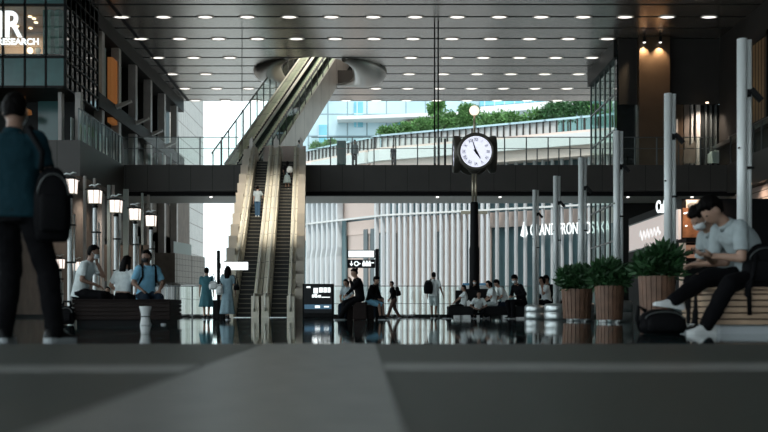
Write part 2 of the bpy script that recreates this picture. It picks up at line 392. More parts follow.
wb = MB(); wb.box(8, XR + .5, -25.4, -25, 0, CZ + 1); struct('wall_light_block', wb, M['bronze'])  # unseen partial wall, added to hold back fill light on the right
for i, x in enumerate((-9.5, -2.0)):  # unseen fixtures, added to brighten the tall escalators
    t = thing('added_floodlight', ('left', 'right')[i] + ' added floodlight out of view, brightening the tall escalators', 'floodlight', (x, 47, CZ))
    a = MB(); a.tube((x, 47, CZ - .005), (x, 47, CZ - .3), .03); a.build('stem', M['dark'], t)
    a = MB(); a.tube((x, 46.85, CZ - .27), (x, 47.1, CZ - .47), .12, .15, 14); a.build('head', M['dark'], t)
    sp = bpy.data.lights.new('escalator_fill', 'SPOT'); sp.energy = 5200; sp.spot_size = math.radians(44); sp.spot_blend = .9; sp.color = (1, .93, .80); sp.shadow_soft_size = .15
    so = bpy.data.objects.new('escalator_fill', sp); COL.objects.link(so); so.location = (x, 47.2, CZ - .55); so.rotation_euler = (Vector((-6.2, 57, 4.5)) - so.location).to_track_quat('-Z', 'Y').to_euler()
# left wall
wl = MB(); wl.box(-18.6, -18.2, 63.35, YF, 0, CZ); wl.box(-27.4, -27, 48, 61, 0, CZ); struct('wall_left', wl, M['wallglass'])
struct('trim_5', MB().box(-18.2, XL, 57, YF, CZ - .95, CZ - .001), M['bronze'])
COLY = [64.8, 68.9, 73.5, 78.2, 83.1, 88.0]
for i, y in enumerate(COLY):
    c = MB(); c.box(-17.55, -17.05, y - .3, y + .3, 0, CZ - .95)
    o = struct('column', c, M['column'])
struct('trim_6', MB().box(-18.2, -16.95, 63.5, YF, 12.5, 13.35), M['bronze'])
struct('trim_7', MB().box(-18.2, -17.6, 66, YF, 4.9, 6.4), M['brownpanel'])
pn = MB()
for i in range(5):
    y0, y1 = COLY[i] + .5, COLY[i + 1] - .4
    pn.box(-18.2, -17.75, y0, y0 + (y1 - y0) * .42, 13.4, 17.2)
struct('wall_left_panels', pn, M['bronze'])
# orange curtain in the first bay
cu = MB(); cu.prism([(-17.15 + .12 * math.sin(k * 2.1), 67.1 + k * .11, 12.2) for k in range(12)] + [(-17.4, 67.1 + k * .11, 12.2) for k in range(11, -1, -1)], (0, 0, 4.1))
tag(cu.build('curtain', M['orange']), 'orange curtain glowing behind the left upper wall columns', 'curtain')
cu = MB(); cu.prism([(-17.2 + .08 * math.sin(k * 2.1), 65.3 + k * .11, 13.4) for k in range(6)] + [(-17.4, 65.3 + k * .11, 13.4) for k in range(5, -1, -1)], (0, 0, 3.1))
tag(cu.build('curtain', M['paleglass']), 'pale curtain strip left of the orange curtain on the upper wall', 'curtain')
# wall-mounted floodlights on the upper left wall
for i, (px, py, d) in enumerate(((124, 102, 67.5), (142, 119, 73), (156, 131, 78), (170, 143, 83))):
    x = WX(px, d); z = WZ(py, d)
    t = thing('wall_floodlight', 'angled pale floodlight on bracket, %s along the left upper wall' % ('nearest', 'second', 'third', 'farthest')[i], 'floodlight', (x, d, z), group='floodlights on the left wall')
    a = MB(); a.prism([(x - .55, d - .2, z - .22), (x + .45, d - .2, z + .12), (x + .5, d - .2, z + .0), (x - .45, d - .2, z - .42)], (0, .4, 0)); a.build('head', M['column'], t)
    b = MB(); b.bar((-17.4, d, z - .5), (x - .3, d, z - .25), .09, .09); b.build('bracket', M['dark'], t)

# glass shop box hung on the left, front towards the camera
BF, BB, BZ = 56.9, 63.3, 12.2
fx = lambda px: WX(px, BF)
t = thing('glass_shop', 'teal glass fronted shop box high on the left, warm lit inside', 'shop', (-20, BF, BZ))
a = MB(); a.box(-26, XL, BF, BB, BZ, BZ + .12); a.box(-26, XL, BF, BB, BZ + 1.66, BZ + 1.74); a.build('floor_slab', M['bronze'], t)
a = MB(); a.box(-26, XL, BF + .02, BB, 16.62, CZ - .02); a.build('ceiling_slab', M['roomwall'], t)
a = MB(); a.box(-26, fx(38), BB - .9, BB - .7, 13.9, 16.62); a.build('back_wall', M['roomwall'], t)
a = MB(); a.prism([(fx(38) + .15 * k, BF + .8 + .12 * math.sin(k * 1.9), 13.95) for k in range(10)] + [(fx(38) + .15 * k, BF + 1.1, 13.95) for k in range(9, -1, -1)], (0, 0, 2.65)); a.build('curtain', M['curtaingreen'], t)
a = MB(); a.box(fx(62), XL - .15, BF + 1.2, BF + 1.3, 13.9, 16.6); a.build('partition', M['dark'], t)
a = MB(); a.box(-26, XL, BF - .03, BF + .03, BZ + .05, 13.8); a.build('spandrel', M['tealpanel'], t)
a = MB(); a.box(-26, XL, BF - .03, BF + .03, 16.66, CZ - .02); a.build('top_panel', M['tealpanel'], t)
a = MB(); a.quad((-26, BF, 13.85), (XL, BF, 13.85), (XL, BF, 16.6), (-26, BF, 16.6)); a.build('window_pane', M['greenglass'], t)
a = MB()
for px in (3, 25, 46, 65):
    a.box(fx(px) - .05, fx(px) + .05, BF - .09, BF + .09, BZ, CZ - .02)
for z in (BZ + .05, 13.84, 16.62): a.box(-26, XL, BF - .09, BF + .09, z - .06, z + .06)
a.build('mullion', M['dark'], t)
# gridded side of the box
a = MB(); a.quad((XL, BF, BZ), (XL, BB, BZ), (XL, BB, CZ - .02), (XL, BF, CZ - .02)); a.build('side_pane', M['darkglass'], t)
a = MB()
for k in range(8):
    y = BF + (BB - BF) * k / 7; a.box(XL - .04, XL + .07, y - .05, y + .05, BZ, CZ - .02)
for k in range(9):
    z = BZ + (CZ - BZ - .1) * k / 8; a.box(XL - .04, XL + .07, BF, BB, z - .04, z + .04)
a.build('side_grid', M['dark'], t)
for i, (px, py) in enumerate(((30, 9.5), (34, 18), (58, 13), (36, 17), (13, 9), (17, 11), (30.5, 12.5))):
    a = MB(); d = BF + 2.0 + .4 * i; a.lathe((WX(px, d), d, 16.59), [(.10, 0), (.12, -.05), (.06, -.08)], 12); a.build('spot', M['warmglow'], t)
a = MB(); a.box(-26, fx(60), BF + .3, BF + .8, 13.9, 14.1); a.build('counter', M['dark'], t)
for i, px in enumerate((27, 35)):
    a = MB(); x = fx(px); a.ell((x, BF + .5, 14.32), .16, .16, .17); a.tube((x, BF + .5, 14.1), (x, BF + .5, 14.2), .05)
    tag(a.build('table_lamp', M['warmglow'] if i == 0 else M['posterpale']), ('glowing orange globe lamp behind the shop window', 'dim pale globe lamp right of the glowing one in shop window')[i], 'lamp')
la = bpy.data.lights.new('shop_light', 'AREA'); la.energy = 170; la.size = 3; la.color = (1, .74, .5); lo_ = bpy.data.objects.new('shop_light', la); COL.objects.link(lo_); lo_.location = (-21, BF + 3, 16.5)
# the shop's sign
t = thing('shop_sign', 'white letters IR above RESEARCH on the glass shop front', 'sign', (fx(15), BF - .2, 14.2))
a = text_mb('IR', 1.95, .06, .80, 'LEFT', .03); a.bm.transform(Matrix.Translation((fx(-2.4), BF - .2, WZ(37.5, BF)))); a.build('large_letters', M['signwhite'], t)
a = text_mb('RESEARCH', .47, .03, 1.0, 'LEFT', .012); a.bm.transform(Matrix.Translation((fx(-1.6), BF - .2, WZ(45.5, BF)))); a.build('small_letters', M['signwhite'], t)
# recessed front beneath the box
r = MB(); r.box(-27, -17.1, 60.6, 60.9, 9.37, BZ - .01); struct('wall_recess', r, M['dark'])
r = MB(); r.box(WX(36, 60), WX(57, 60), 60.35, 60.55, 9.38, BZ - .02); tag(r.build('teal_panel', M['tealpanel']), 'teal glass panel below the shop box on the left', 'panel')
for i, (a0, a1) in enumerate(((58, 61.5), (75, 80.5))):
    r = MB(); r.box(WX(a0, 58), WX(a1, 58), 58, 58.5, 9.38, BZ); struct('column', r, M['column'])
r = MB(); r.lathe((WX(25, 59), 59, WZ(112, 59)), [(.05, .22), (.34, .1), (.38, -.12), (.1, -.2)], 14); r.tube((WX(25, 59), 59, WZ(112, 59) + .2), (WX(25, 59), 59, BZ), .015)
tag(r.build('pendant_lamp', M['orange']), 'orange pendant lamp hanging under the glass shop box', 'lamp')

# left balcony
BX = -16.1
b = MB(); b.box(-27, BX, 56.5, 66.2, 7.45, 9.36); struct('floor_balcony_left', b, M['fascia'])
def railing(name, label, pts, h, posts, mid=None, glass='glass', cat='railing', rail='rail', pr=.035, top=.05):
    t = thing(name, label, cat, pts[0])
    g = MB(); tr = MB()
    for p, q in zip(pts, pts[1:]):
        p, q = Vector(p), Vector(q)
        g.quad(p + Vector((0, 0, .06)), q + Vector((0, 0, .06)), q + Vector((0, 0, h - .03)), p + Vector((0, 0, h - .03)))
        tr.bar(p + Vector((0, 0, h)), q + Vector((0, 0, h)), top, top)
        if mid: tr.bar(p + Vector((0, 0, mid)), q + Vector((0, 0, mid)), top * .7, top * .7)
    g.build('glass_pane', M[glass], t); tr.build('top_rail', M[rail], t)
    for p in posts:
        pp = Vector(p[:3]); hh = p[3] if len(p) > 3 else h
        m_ = MB(); m_.box(pp.x - pr, pp.x + pr, pp.y - pr, pp.y + pr, pp.z, pp.z + hh); m_.build('post', M[rail], t)
    return t
railing('glass_railing', 'glass balustrade with pale upright panels on the left balcony edge', [(BX - .1, 56.6, 9.36), (BX - .1, 66, 9.36)], 1.7, [(BX - .1, 56.6 + .78 * k, 9.36) for k in range(13)], glass='greenglass')
# pale frosted panels standing behind that railing
for k in range(7):
    y = 57.5 + 1.15 * k
    p = MB(); p.box(-16.9, -16.86, y, y + .5, 9.37, 10.75 + .02 * k); o = tag(p.build('frosted_panel', M['paleglass']), 'pale frosted panel, %s behind the left balcony railing' % ORD[k], 'panel', 'frosted panels behind the balcony railing')
# soffit below balcony
# right building volume
RX = 15.4
r = MB(); r.box(RX, XR, 70, 70.4, 13.9, CZ - .01); struct('wall_right_front', r, M['bronze'])
r = MB(); r.box(RX - .25, RX + .25, 70.4, 79.5, CZ - 1.15, CZ - .005); struct('trim_8', r, M['dark'])
t = thing('glass_curtain_wall', 'gridded dark glass wall at the right end of the opening', 'glass wall', (RX, 80, 0))
a = MB(); a.quad((RX, 70.4, 0), (RX, 79.4, 0), (RX, 79.4, CZ - 1.1), (RX, 70.4, CZ - 1.1)); a.build('pane', glass_mat('curtain_glass', (.5, .66, .62), .22), t)
a = MB()
for k in range(6):
    y = 71 + 1.66 * k; a.box(RX - .06, RX + .06, y - .06, y + .06, 0, CZ - 1.1)
for z in (2.5, 5, 7.5, 10, 12.4, 14.8): a.box(RX - .06, RX + .06, 70.4, 79.4, z - .05, z + .05)
a.build('mullion', M['rail'], t)
R70 = lambda px: WX(px, 70)
r = MB(); r.box(R70(617), R70(636), 70.1, 70.5, 9.37, CZ - .35); struct('wall_right_glass', r, M['darkglass'])
# brown pillar with its two uplights
r = MB(); r.box(R70(637), R70(667.5), 69.4, 70.4, 9.37, CZ - .02); struct('pillar', r, M['pillarbrown'])
for i, px in enumerate((644, 660)):
    x = WX(px, 69.2); t = thing('pillar_spotlight', ('left', 'right')[i] + ' small spotlight washing the top of the brown pillar', 'spotlight', (x, 69.2, CZ - .3))
    a = MB(); a.lathe((x, 69.1, CZ - .55), [(.05, .5), (.09, .45), (.11, .1), (.08, .08)], 12); a.build('housing', M['dark'], t)
    a = MB(); a.ell((x, 69.1, CZ - .46), .10, .10, .06); a.build('lens', M['spotglow'], t)
    sp = bpy.data.lights.new('pillar_spot', 'SPOT'); sp.energy = 420; sp.spot_size = math.radians(95); sp.spot_blend = .8; sp.color = (1, .76, .48); sp.shadow_soft_size = .06
    so = bpy.data.objects.new('pillar_spot', sp); COL.objects.link(so); so.location = (x, 69.16, CZ - .58); so.rotation_euler = (math.radians(12), 0, 0)
# upper facade right of the pillar
t = thing('upper_storefront', 'dark upper storefront with pale upright fins right of the brown pillar', 'storefront', (R70(700), 70.3, 9.4))
a = MB(); a.box(R70(668), R70(737), 70.42, 70.6, 9.37, 13.95); a.build('back_panel', M['dark'], t)
for i, (a0, a1, mm) in enumerate(((675, 684, 'pillarbrown'), (685, 690, 'brownpanel'), (692, 694, 'column'), (697, 701, 'column'), (706, 707.5, 'rail'), (711, 712.5, 'rail'), (716, 717.5, 'rail'), (722, 727, 'column'))):
    a = MB(); a.box(R70(a0), R70(a1), 70.15, 70.42, 9.38, 13.9 + .02 * i); a.build('fin', M[mm], t)
a = MB(); a.prism([(R70(684), 70.1, WZ(163, 70)), (R70(684), 70.1, WZ(150, 70)), (R70(696), 70.1, WZ(140, 70)), (R70(696), 70.1, WZ(163, 70))], (0, .06, 0)); a.build('poster', M['brownpanel'], t)
a = MB(); a.prism([(R70(708), 70.1, WZ(163, 70)), (R70(708), 70.1, WZ(154, 70)), (R70(722), 70.1, WZ(144, 70)), (R70(722), 70.1, WZ(163, 70))], (0, .06, 0)); a.build('pale_window', M['paleglass'], t)
a = MB(); a.box(R70(676), R70(678), 70.02, 70.1, WZ(134, 70), WZ(119, 70)); a.build('sign_strip', M['posterpale'], t)
a = MB(); a.lathe((R70(704), 69.3, 13.9), [(.10, 0), (.10, -.08), (.07, -.09)], 12); tag(a.build('storefront_spotlight', M['warmglow']), 'small warm spotlight above the pale fins of the upper storefront', 'spotlight')
sp = bpy.data.lights.new('storefront_spot', 'SPOT'); sp.energy = 500; sp.spot_size = math.radians(120); sp.spot_blend = .9; sp.color = (1, .86, .72); sp.shadow_soft_size = .1
so = bpy.data.objects.new('storefront_spot', sp); COL.objects.link(so); so.location = (R70(704), 69.0, 13.75); so.rotation_euler = (math.radians(18), 0, 0)
# right wall
r = MB(); r.box(XR, XR + .5, -25, 70, 0, CZ); struct('wall_right', r, M['bronze'])
for i, (y0, y1) in enumerate(((57.5, 60.4), (61, 63.8))):
    t = thing('wood_window', ('amber wood slatted window on the right wall, nearer one', 'amber wood slatted window on the right wall, farther one')[i], 'window', (XR - .1, y0, 12.5))
    a = MB(); a.box(XR - .06, XR - .01, y0, y1, 11.4, 16.2); a.build('blind', M['woodwindow'], t)
    a = MB()
    for (q0, q1, z0, z1) in ((y0 - .15, y1 + .15, 11.2, 11.45), (y0 - .15, y1 + .15, 16.1, 16.4), (y0 - .15, y0 + .1, 11.2, 16.4), (y1 - .1, y1 + .15, 11.2, 16.4)): a.box(XR - .16, XR - .02, q0, q1, z0, z1)
    a.build('frame', M['dark'], t)
r = MB(); r.box(XR - .5, XR - .02, 40, 70, 10.85, 11.1); struct('trim_9', r, M['rail'])
r = MB(); r.box(21.2, XR, 40, 65.9, 7.6, 9.36); struct('floor_balcony_right', r, M['fascia'])
railing('glass_railing', 'glass balustrade on the right balcony before the amber windows', [(21.3, 48, 9.36), (21.3, 65.7, 9.36)], 1.7, [(21.3, 48 + 1.35 * k, 9.36) for k in range(14)])
r = MB(); r.box(XR - .25, XR - .02, 40, 69.9, 2.5, 7.55); struct('wall_right_boards', r, M['boards'])
for i, y in enumerate((54, 61)):
    a = MB(); a.lathe((20.9, y, 7.595), [(.14, 0), (.14, -.05), (.10, -.07)], 14); tag(a.build('wall_washer', M['warmglow']), ('nearer', 'farther')[i] + ' small warm light under the right balcony by the boards', 'light')
    sp = bpy.data.lights.new('washer_spot', 'SPOT'); sp.energy = 110; sp.spot_size = math.radians(130); sp.spot_blend = .9; sp.color = (1, .84, .70); sp.shadow_soft_size = .1
    so = bpy.data.objects.new('washer_spot', sp); COL.objects.link(so); so.location = (20.9, y, 7.48); so.rotation_euler = (0, math.radians(-30), 0)
# lower right dark storefront under the bridge
r = MB(); r.box(RX + .3, XR, 71.5, 71.8, 0, 9.3); struct('wall_right_lower', r, M['wallglass'])

# the bridge
b = MB(); b.box(BX, XR - .02, 66, 71, 7.72, 9.36); struct('floor_bridge', b, M['fascia'], )
b = MB(); b.box(BX - 2, XR - .03, 66.5, 71, 7.5, 7.715); struct('trim_10', b, M['soffitlight'])
b = MB(); b.box(BX - 2, XR - .03, 66.12, 66.5, 7.47, 7.715); struct('trim_11', b, M['black'])
bx = []
k = 0
x = WX(330.5, 66)
xs = [x + 1.347 * i for i in range(-9, 20)]
left = [q for q in xs if q < -9.2]; right = [q for q in xs if q > -4.6]
z0 = 9.36
railing('bridge_railing', 'glass bridge balustrade right of the escalators', [(-4.5, 66.05, z0), (XR - 1.4, 66.05, z0)], 1.72, [(q, 66.05, z0) for q in right if q < XR - 1.4] + [(q + .67, 66.05, z0, 1.0) for q in right if 7.5 < q < 13], mid=1.02)
railing('bridge_railing', 'glass bridge balustrade left of the escalators', [(BX, 66.05, z0), (-9.0, 66.05, z0)], 1.72, [(q, 66.05, z0) for q in left], mid=1.02)
# far side railing with pale frames at the left end
for i, (a0, a1) in enumerate(((148, 150.5), (154, 157), (162, 163), (170, 171.5))):
    p = MB(); p.box(WX(a0, 70.8), WX(a1, 70.8), 70.8, 70.9, 9.365, 10.8); tag(p.build('frosted_panel', M['paleglass'] if i != 1 else M['white']), ('narrow pale upright on the bridge left end, leftmost', 'white upright panel at the bridge left end', 'thin pale upright right of the white upright panel', 'thin pale upright farthest right on the bridge left end')[i], 'panel')
# solid green glass post boxes on the bridge
p = MB(); p.box(WX(337, 67.5), WX(346, 67.5), 67.3, 67.7, 9.37, WZ(141, 67.5), .04); tag(p.build('green_information_post', M['curtaingreen']), 'short green upright information board standing on the bridge', 'information board')
for i, (px, top) in enumerate(((434.7, 147), (445, 139))):
    p = MB(); p.box(WX(px - 1, 67), WX(px + 1, 67), 66.8, 67.1, 9.37, WZ(top, 67)); tag(p.build('black_post', M['black']), ('thick black post on the bridge below the hanging rods', 'taller black post on the bridge right of the hanging rods')[i], 'post')
# rods from ceiling to bridge edge
for i, px in enumerate((434.6, 438.2)):
    p = MB(); p.tube((WX(px, 66.3), 66.3, 9.37), (WX(px, 66.3), 66.3, CZ - .005), .045, n=8); tag(p.build('hanging_rod', M['black']), ('left', 'right')[i] + ' one of the two thin black rods from ceiling to bridge', 'rod')
p = MB(); p.tube((WX(242, 68), 68, 10.9), (WX(242, 68), 68, CZ - .005), .025, n=6); p.tube((WX(242, 68), 68, 9.37), (WX(242, 68), 68, 10.9), .025, n=6); tag(p.build('hanging_rod', M['rail']), 'thin grey rod from ceiling to bridge left of upper escalators', 'rod')
# small lights under the bridge
for i, px in enumerate((211, 300, 437.5, 500, 628, 692)):
    t = MB(); t.lathe((WX(px, 67.0), 67.0, 7.465), [(.09, .05), (.09, -.02), (.07, -.03)], 14); tag(t.build('bridge_downlight', M['spotglow']), 'small round light under the bridge edge, %s from the left' % ORD[i], 'light', 'small lights under the bridge')

# lower left wall detail: pale uprights, brown balconies
for i, (a0, a1, d) in enumerate(((83, 85.5, 56), (93, 95, 57), (107, 110, 60), (111.5, 114, 60), (123, 128, 62), (141, 143, 64), (147, 149, 65))):
    x = WX(a0, d); p = MB(); p.box(x, WX(a1, d), d, d + .2, 0, 7.4); struct('column', p, M['paleglass'] if i in (2, 4, 5) else M['column'])
p = MB(); p.box(-18.2, -17.8, 45, 66, 0, 7.4); struct('wall_left_lower', p, M['brownpanel'])
p = MB(); p.box(-18.19, -17.6, 76, 96.5, 4.6, 9.0); p.box(-18.19, -17.6, 90.65, 96.5, 9.0, 10.5); struct('wall_left_outer', p, M['brownpanel'])
for i, (x, y) in enumerate(((-16.75, 58.2), (-16.75, 62.6))):
    a = MB(); a.lathe((x, y, 7.449), [(.12, 0), (.12, -.05), (.09, -.06)], 14); tag(a.build('soffit_light', M['spotglow']), ('nearer', 'farther')[i] + ' small round light under the left balcony above the lanterns', 'light')
    sp = bpy.data.lights.new('soffit_spot', 'SPOT'); sp.energy = 330; sp.spot_size = math.radians(140); sp.spot_blend = .9; sp.color = (1, .90, .80); sp.shadow_soft_size = .1
    so = bpy.data.objects.new('soffit_spot', sp); COL.objects.link(so); so.location = (x, y, 7.33)
t = thing('side_balcony', 'brown boxy side balcony under the bridge at left', 'balcony', (-16, 66, 2.5))
p = MB(); p.box(WX(104, 64), WX(153, 64), 64, 64.4, WZ(281, 64), WZ(245, 64)); p.build('front_panel', M['brownpanel'], t)
t = thing('tiled_balcony', 'beige tiled balcony box with glass rail beyond the brown one', 'balcony', (-15, 82, 2.5))
p = MB(); p.box(WX(150, 80), WX(175, 80), 80, 88, WZ(282, 80), WZ(253, 80)); p.build('brown_side', M['brownpanel'], t)
p = MB(); p.prism([(WX(175, 80), 80, WZ(283, 80)), (WX(205, 86), 86, WZ(283, 80)), (WX(205, 86), 86, WZ(253, 80)), (WX(175, 80), 80, WZ(253, 80))], (-.4, .4, 0)); p.build('tiled_side', M['beigetile'], t)
p = MB(); p.quad((WX(173, 80), 80.2, WZ(253, 80)), (WX(191, 84), 84.2, WZ(253, 80)), (WX(191, 84), 84.2, WZ(241, 80)), (WX(173, 80), 80.2, WZ(241, 80))); p.build('glass_rail', M['paleglass'], t)
for k in range(4):
    x = WX(150 + 9 * k, 83); p = MB(); p.box(x, x + .25, 83, 83.2, 0, WZ(283, 80)); p.build('support_post', M['column'], t)
# ================================================================ LOWER ESCALATORS
def lower_escalator(label, xb, xt, outer_left, outer_right):
    """a rising escalator from the floor to the bridge; frame: u along, v right"""
    yb, yt, Z1 = 45.6, 66.0, 9.36
    B = Vector((xb, yb, 0)); T = Vector((xt, yt, 0)); L = (T - B).length; u = (T - B).normalized(); v = Vector((u.y, -u.x, 0)); up = Vector((0, 0, 1))
    t = thing('escalator', label, 'escalator', B, group='escalators from the floor to the bridge')
    l0, l1 = 1.3, L - 1.1      # incline between flats
    def zz(l): return 0 if l < l0 else Z1 if l > l1 else Z1 * (l - l0) / (l1 - l0)
    P = lambda l, s, z: B + u * l + v * s + up * z
    n = 44; st = MB(); ns = MB(); run = (l1 - l0) / n; rise = Z1 / n
    for k in range(n):
        a = l0 + k * run
        st.prism([P(a, -.37, k * rise - .5), P(a, .37, k * rise - .5), P(a, .37, (k + 1) * rise), P(a, -.37, (k + 1) * rise)], u * run)
        ns.prism([P(a - .012, -.37, (k + 1) * rise - .028), P(a - .012, .37, (k + 1) * rise - .028), P(a - .012, .37, (k + 1) * rise + .004), P(a - .012, -.37, (k + 1) * rise + .004)], u * .05)
    st.build('steps', M['step'], t); ns.build('step_nosing', M['nosing'], t)
    a = MB(); a.prism([P(-.5, -.37, .0), P(-.5, .37, .0), P(-.5, .37, .02), P(-.5, -.37, .02)], u * 1.8); a.build('landing_plate', M['steel'], t)
    for sd, outw in ((-1, outer_left), (1, outer_right)):
        a = MB(); pts = [(-.55, 0), (l0, 0), (l1, Z1), (L + .9, Z1)]
        for (p, q) in zip(pts, pts[1:]):
            a.prism([P(p[0], sd * .38, p[1] - .25 if p[1] > .3 else 0), P(p[0], sd * .70, p[1] - .25 if p[1] > .3 else 0), P(p[0], sd * .70, p[1] + .92), P(p[0], sd * .38, p[1] + .92)], P(q[0], 0, q[1]) - P(p[0], 0, p[1]) if q[1] == p[1] or p[1] > .3 else P(q[0], 0, q[1]) - P(p[0], 0, p[1]))
        pan = a.build('balustrade', M['beigesteel'], t)
        h = MB(); path = [P(-.55, sd * .52, .30), P(-.78, sd * .52, .45), P(-.85, sd * .52, .68), P(-.75, sd * .52, .92), P(-.5, sd * .52, 1.0), P(l0, sd * .52, .99), P(l1, sd * .52, Z1 + .99), P(L + .6, sd * .52, Z1 + 1.0), P(L + .9, sd * .52, Z1 + .9), P(L + 1.0, sd * .52, Z1 + .6)]
        h.path(path, .055, 8); h.build('handrail', M['lightrail'] , t)
        if outw:
            o = MB(); s0, s1 = sorted((sd * .705, sd * (.70 + outw)))
            # stepped outer cladding, its top a little below the balustrade
            m = 14
            for k in range(m):
                la, lb = l0 + (l1 - l0) * k / m, l0 + (l1 - l0) * (k + 1) / m
                za, zb = zz(la), zz(lb)
                o.prism([P(la, s0, max(0, za - 1.0)), P(la, s1, max(0, za - 1.0)), P(la, s1, zb + .62), P(la, s0, zb + .62)], u * (lb - la))
            o.build('outer_cladding', M['escclad'], t)
        else:
            o = MB(); s0, s1 = sorted((sd * .70, sd * .735)); o.prism([P(l0, s0, 0), P(l0, s0, .9), P(l1, s0, Z1 + .9), P(l1, s0, Z1 - 1.2)], v * (s1 - s0)); o.build('side_cladding', M['beigesteel'], t)
    # newel plate at the top end
    for sd in (-1, 1):
        a = MB(); a.prism([P(L - .2, sd * .71, Z1), P(L - .2, sd * .9, Z1), P(L - .2, sd * .9, Z1 + 1.5), P(L - .2, sd * .71, Z1 + 1.75)], u * .5); a.build('end_plate', M['greyclad'], t)
    a = MB(); a.prism([P(l0 + 1.2, -.6, 0), P(l1, -.6, Z1 - 1.2), P(l1 + .9, -.6, Z1 - 1.2), P(l1 + .9, -.6, Z1 - .3), P(l1, -.6, Z1 - .3), P(l0, -.6, .0)], v * 1.2); a.build('truss', M['dark'], t)
    return P, zz, l0, l1, rise, run
PL = lower_escalator('left of the two tall escalators rising to the bridge', -6.03, -7.42, .42, 0)
PR = lower_escalator('right of the two tall escalators rising to the bridge', -4.52, -5.92, 0, .38)

# ================================================================ UPPER ESCALATORS
U = Vector((.268, .9634, 0)).normalized(); V = Vector((U.y, -U.x, 0)); S0 = Vector((-9.65, 70, 9.36)); SL = .72; UPL = 18.5
Q = lambda l, s, z: S0 + U * l + V * s + Vector((0, 0, SL * l + z))
for nm, s, lab in (('a', 0.0, 'left upper escalator with dark steps rising from bridge through the ceiling'), ('b', 1.15, 'right upper escalator with glass side rising from bridge through the ceiling')):
    t = thing('escalator', lab, 'escalator', Q(0, s, 0), group='escalators from the bridge up through the ceiling')
    st = MB(); n = 60; r_ = UPL / n
    for k in range(n):
        l = k * r_; p = [S0 + U * l + V * (s + a) + Vector((0, 0, SL * l + z)) for a, z in ((-.40, -.4), (.40, -.4), (.40, SL * r_), (-.40, SL * r_))]
        st.prism(p, U * r_)
    st.build('steps', M['step'], t)
    for sd in (-1, 1):
        h = MB(); h.path([Q(-.8, s + sd * .52, 1.1), Q(UPL, s + sd * .52, 1.0)], .06, 8); h.build('handrail', M['lightrail'], t)
        g = MB(); g.quad(Q(-.2, s + sd * .52, .05), Q(UPL, s + sd * .52, .05), Q(UPL, s + sd * .52, .95), Q(-.2, s + sd * .52, .95)); g.build('glass_panel', M['greenglass'], t)
        k_ = MB(); k_.prism([Q(0, s + sd * .42, -.4), Q(0, s + sd * .58, -.4), Q(0, s + sd * .58, .08), Q(0, s + sd * .42, .08)], Q(UPL, 0, 0) - Q(0, 0, 0)); k_.build('skirt', M['beigesteel'], t)
t = thing('escalator_truss', 'grey clad truss carrying the upper escalators diagonally to the ceiling', 'truss', Q(0, 1.9, 0))
a = MB(); a.prism([Q(.2, 1.80, -1.7), Q(1.05, 1.80, -2.3), Q(UPL, 1.80, -2.3), Q(UPL, 1.80, .12), Q(-.4, 1.80, .12), Q(-.4, 1.80, -1.2)], V * .12); a.build('side_panel', M['greyclad'], t)
a = MB(); a.prism([Q(1.05, -1.15, -2.3), Q(1.05, 1.8, -2.3), Q(1.05, 1.8, -2.15), Q(1.05, -1.15, -2.15)], Q(UPL, 0, 0) - Q(1.05, 0, 0)); a.build('underside', M['bronze'], t)
a = MB(); a.prism([Q(0, -1.15, -1.5), Q(1.0, -1.15, -2.2), Q(UPL, -1.15, -2.2), Q(UPL, -1.15, .25), Q(0, -1.15, .25)], V * .1); a.build('left_panel', M['greyclad'], t)
a = MB(); a.prism([Q(0, -1.05, -.1), Q(0, -.60, -.1), Q(0, -.60, .14), Q(0, -1.05, .14)], Q(UPL, 0, 0) - Q(0, 0, 0)); a.build('deck', M['beigesteel'], t)
t = thing('escalator_railing', 'glass railing with thin posts along left side of upper escalators', 'railing', Q(0, -1.1, 0))
g = MB(); g.quad(Q(-1, -1.25, -.2), Q(15, -1.25, -.2), Q(15, -1.25, 2.0), Q(-1, -1.25, 2.0)); g.build('glass_pane', M['glass'], t)
h = MB(); h.bar(Q(-1.2, -1.25, 2.05), Q(15, -1.25, 2.05), .07, .07); h.build('top_rail', M['rail'], t)
for k in range(13):
    l = -1 + 1.25 * k; p = MB(); p.tube(Q(l, -1.25, -.6), Q(l, -1.25, 2.05), .045, n=6); p.build('post', M['rail'], t)
t = thing('escalator_railing', 'glass railing with thin posts along right side of upper escalators', 'railing', Q(0, 1.8, 0))
g = MB(); g.quad(Q(0, 1.86, .1), Q(15, 1.86, .1), Q(15, 1.86, 1.5), Q(0, 1.86, 1.5)); g.build('glass_pane', M['glass'], t)
h = MB(); h.bar(Q(-.3, 1.86, 1.55), Q(15, 1.86, 1.55), .07, .07); h.build('top_rail', M['rail'], t)
for k in range(11):
    l = .3 + 1.3 * k; p = MB(); p.tube(Q(l, 1.86, .1), Q(l, 1.86, 1.55), .04, n=6); p.build('post', M['rail'], t)
# landing structure behind lower escalators' head
p = MB(); p.box(WX(262, 69), WX(305, 69), 69.6, 69.8, 9.365, WZ(146, 69.6)); tag(p.build('landing_panel', M['beigebld']), 'pale panel wall on the bridge behind the escalator heads', 'panel')

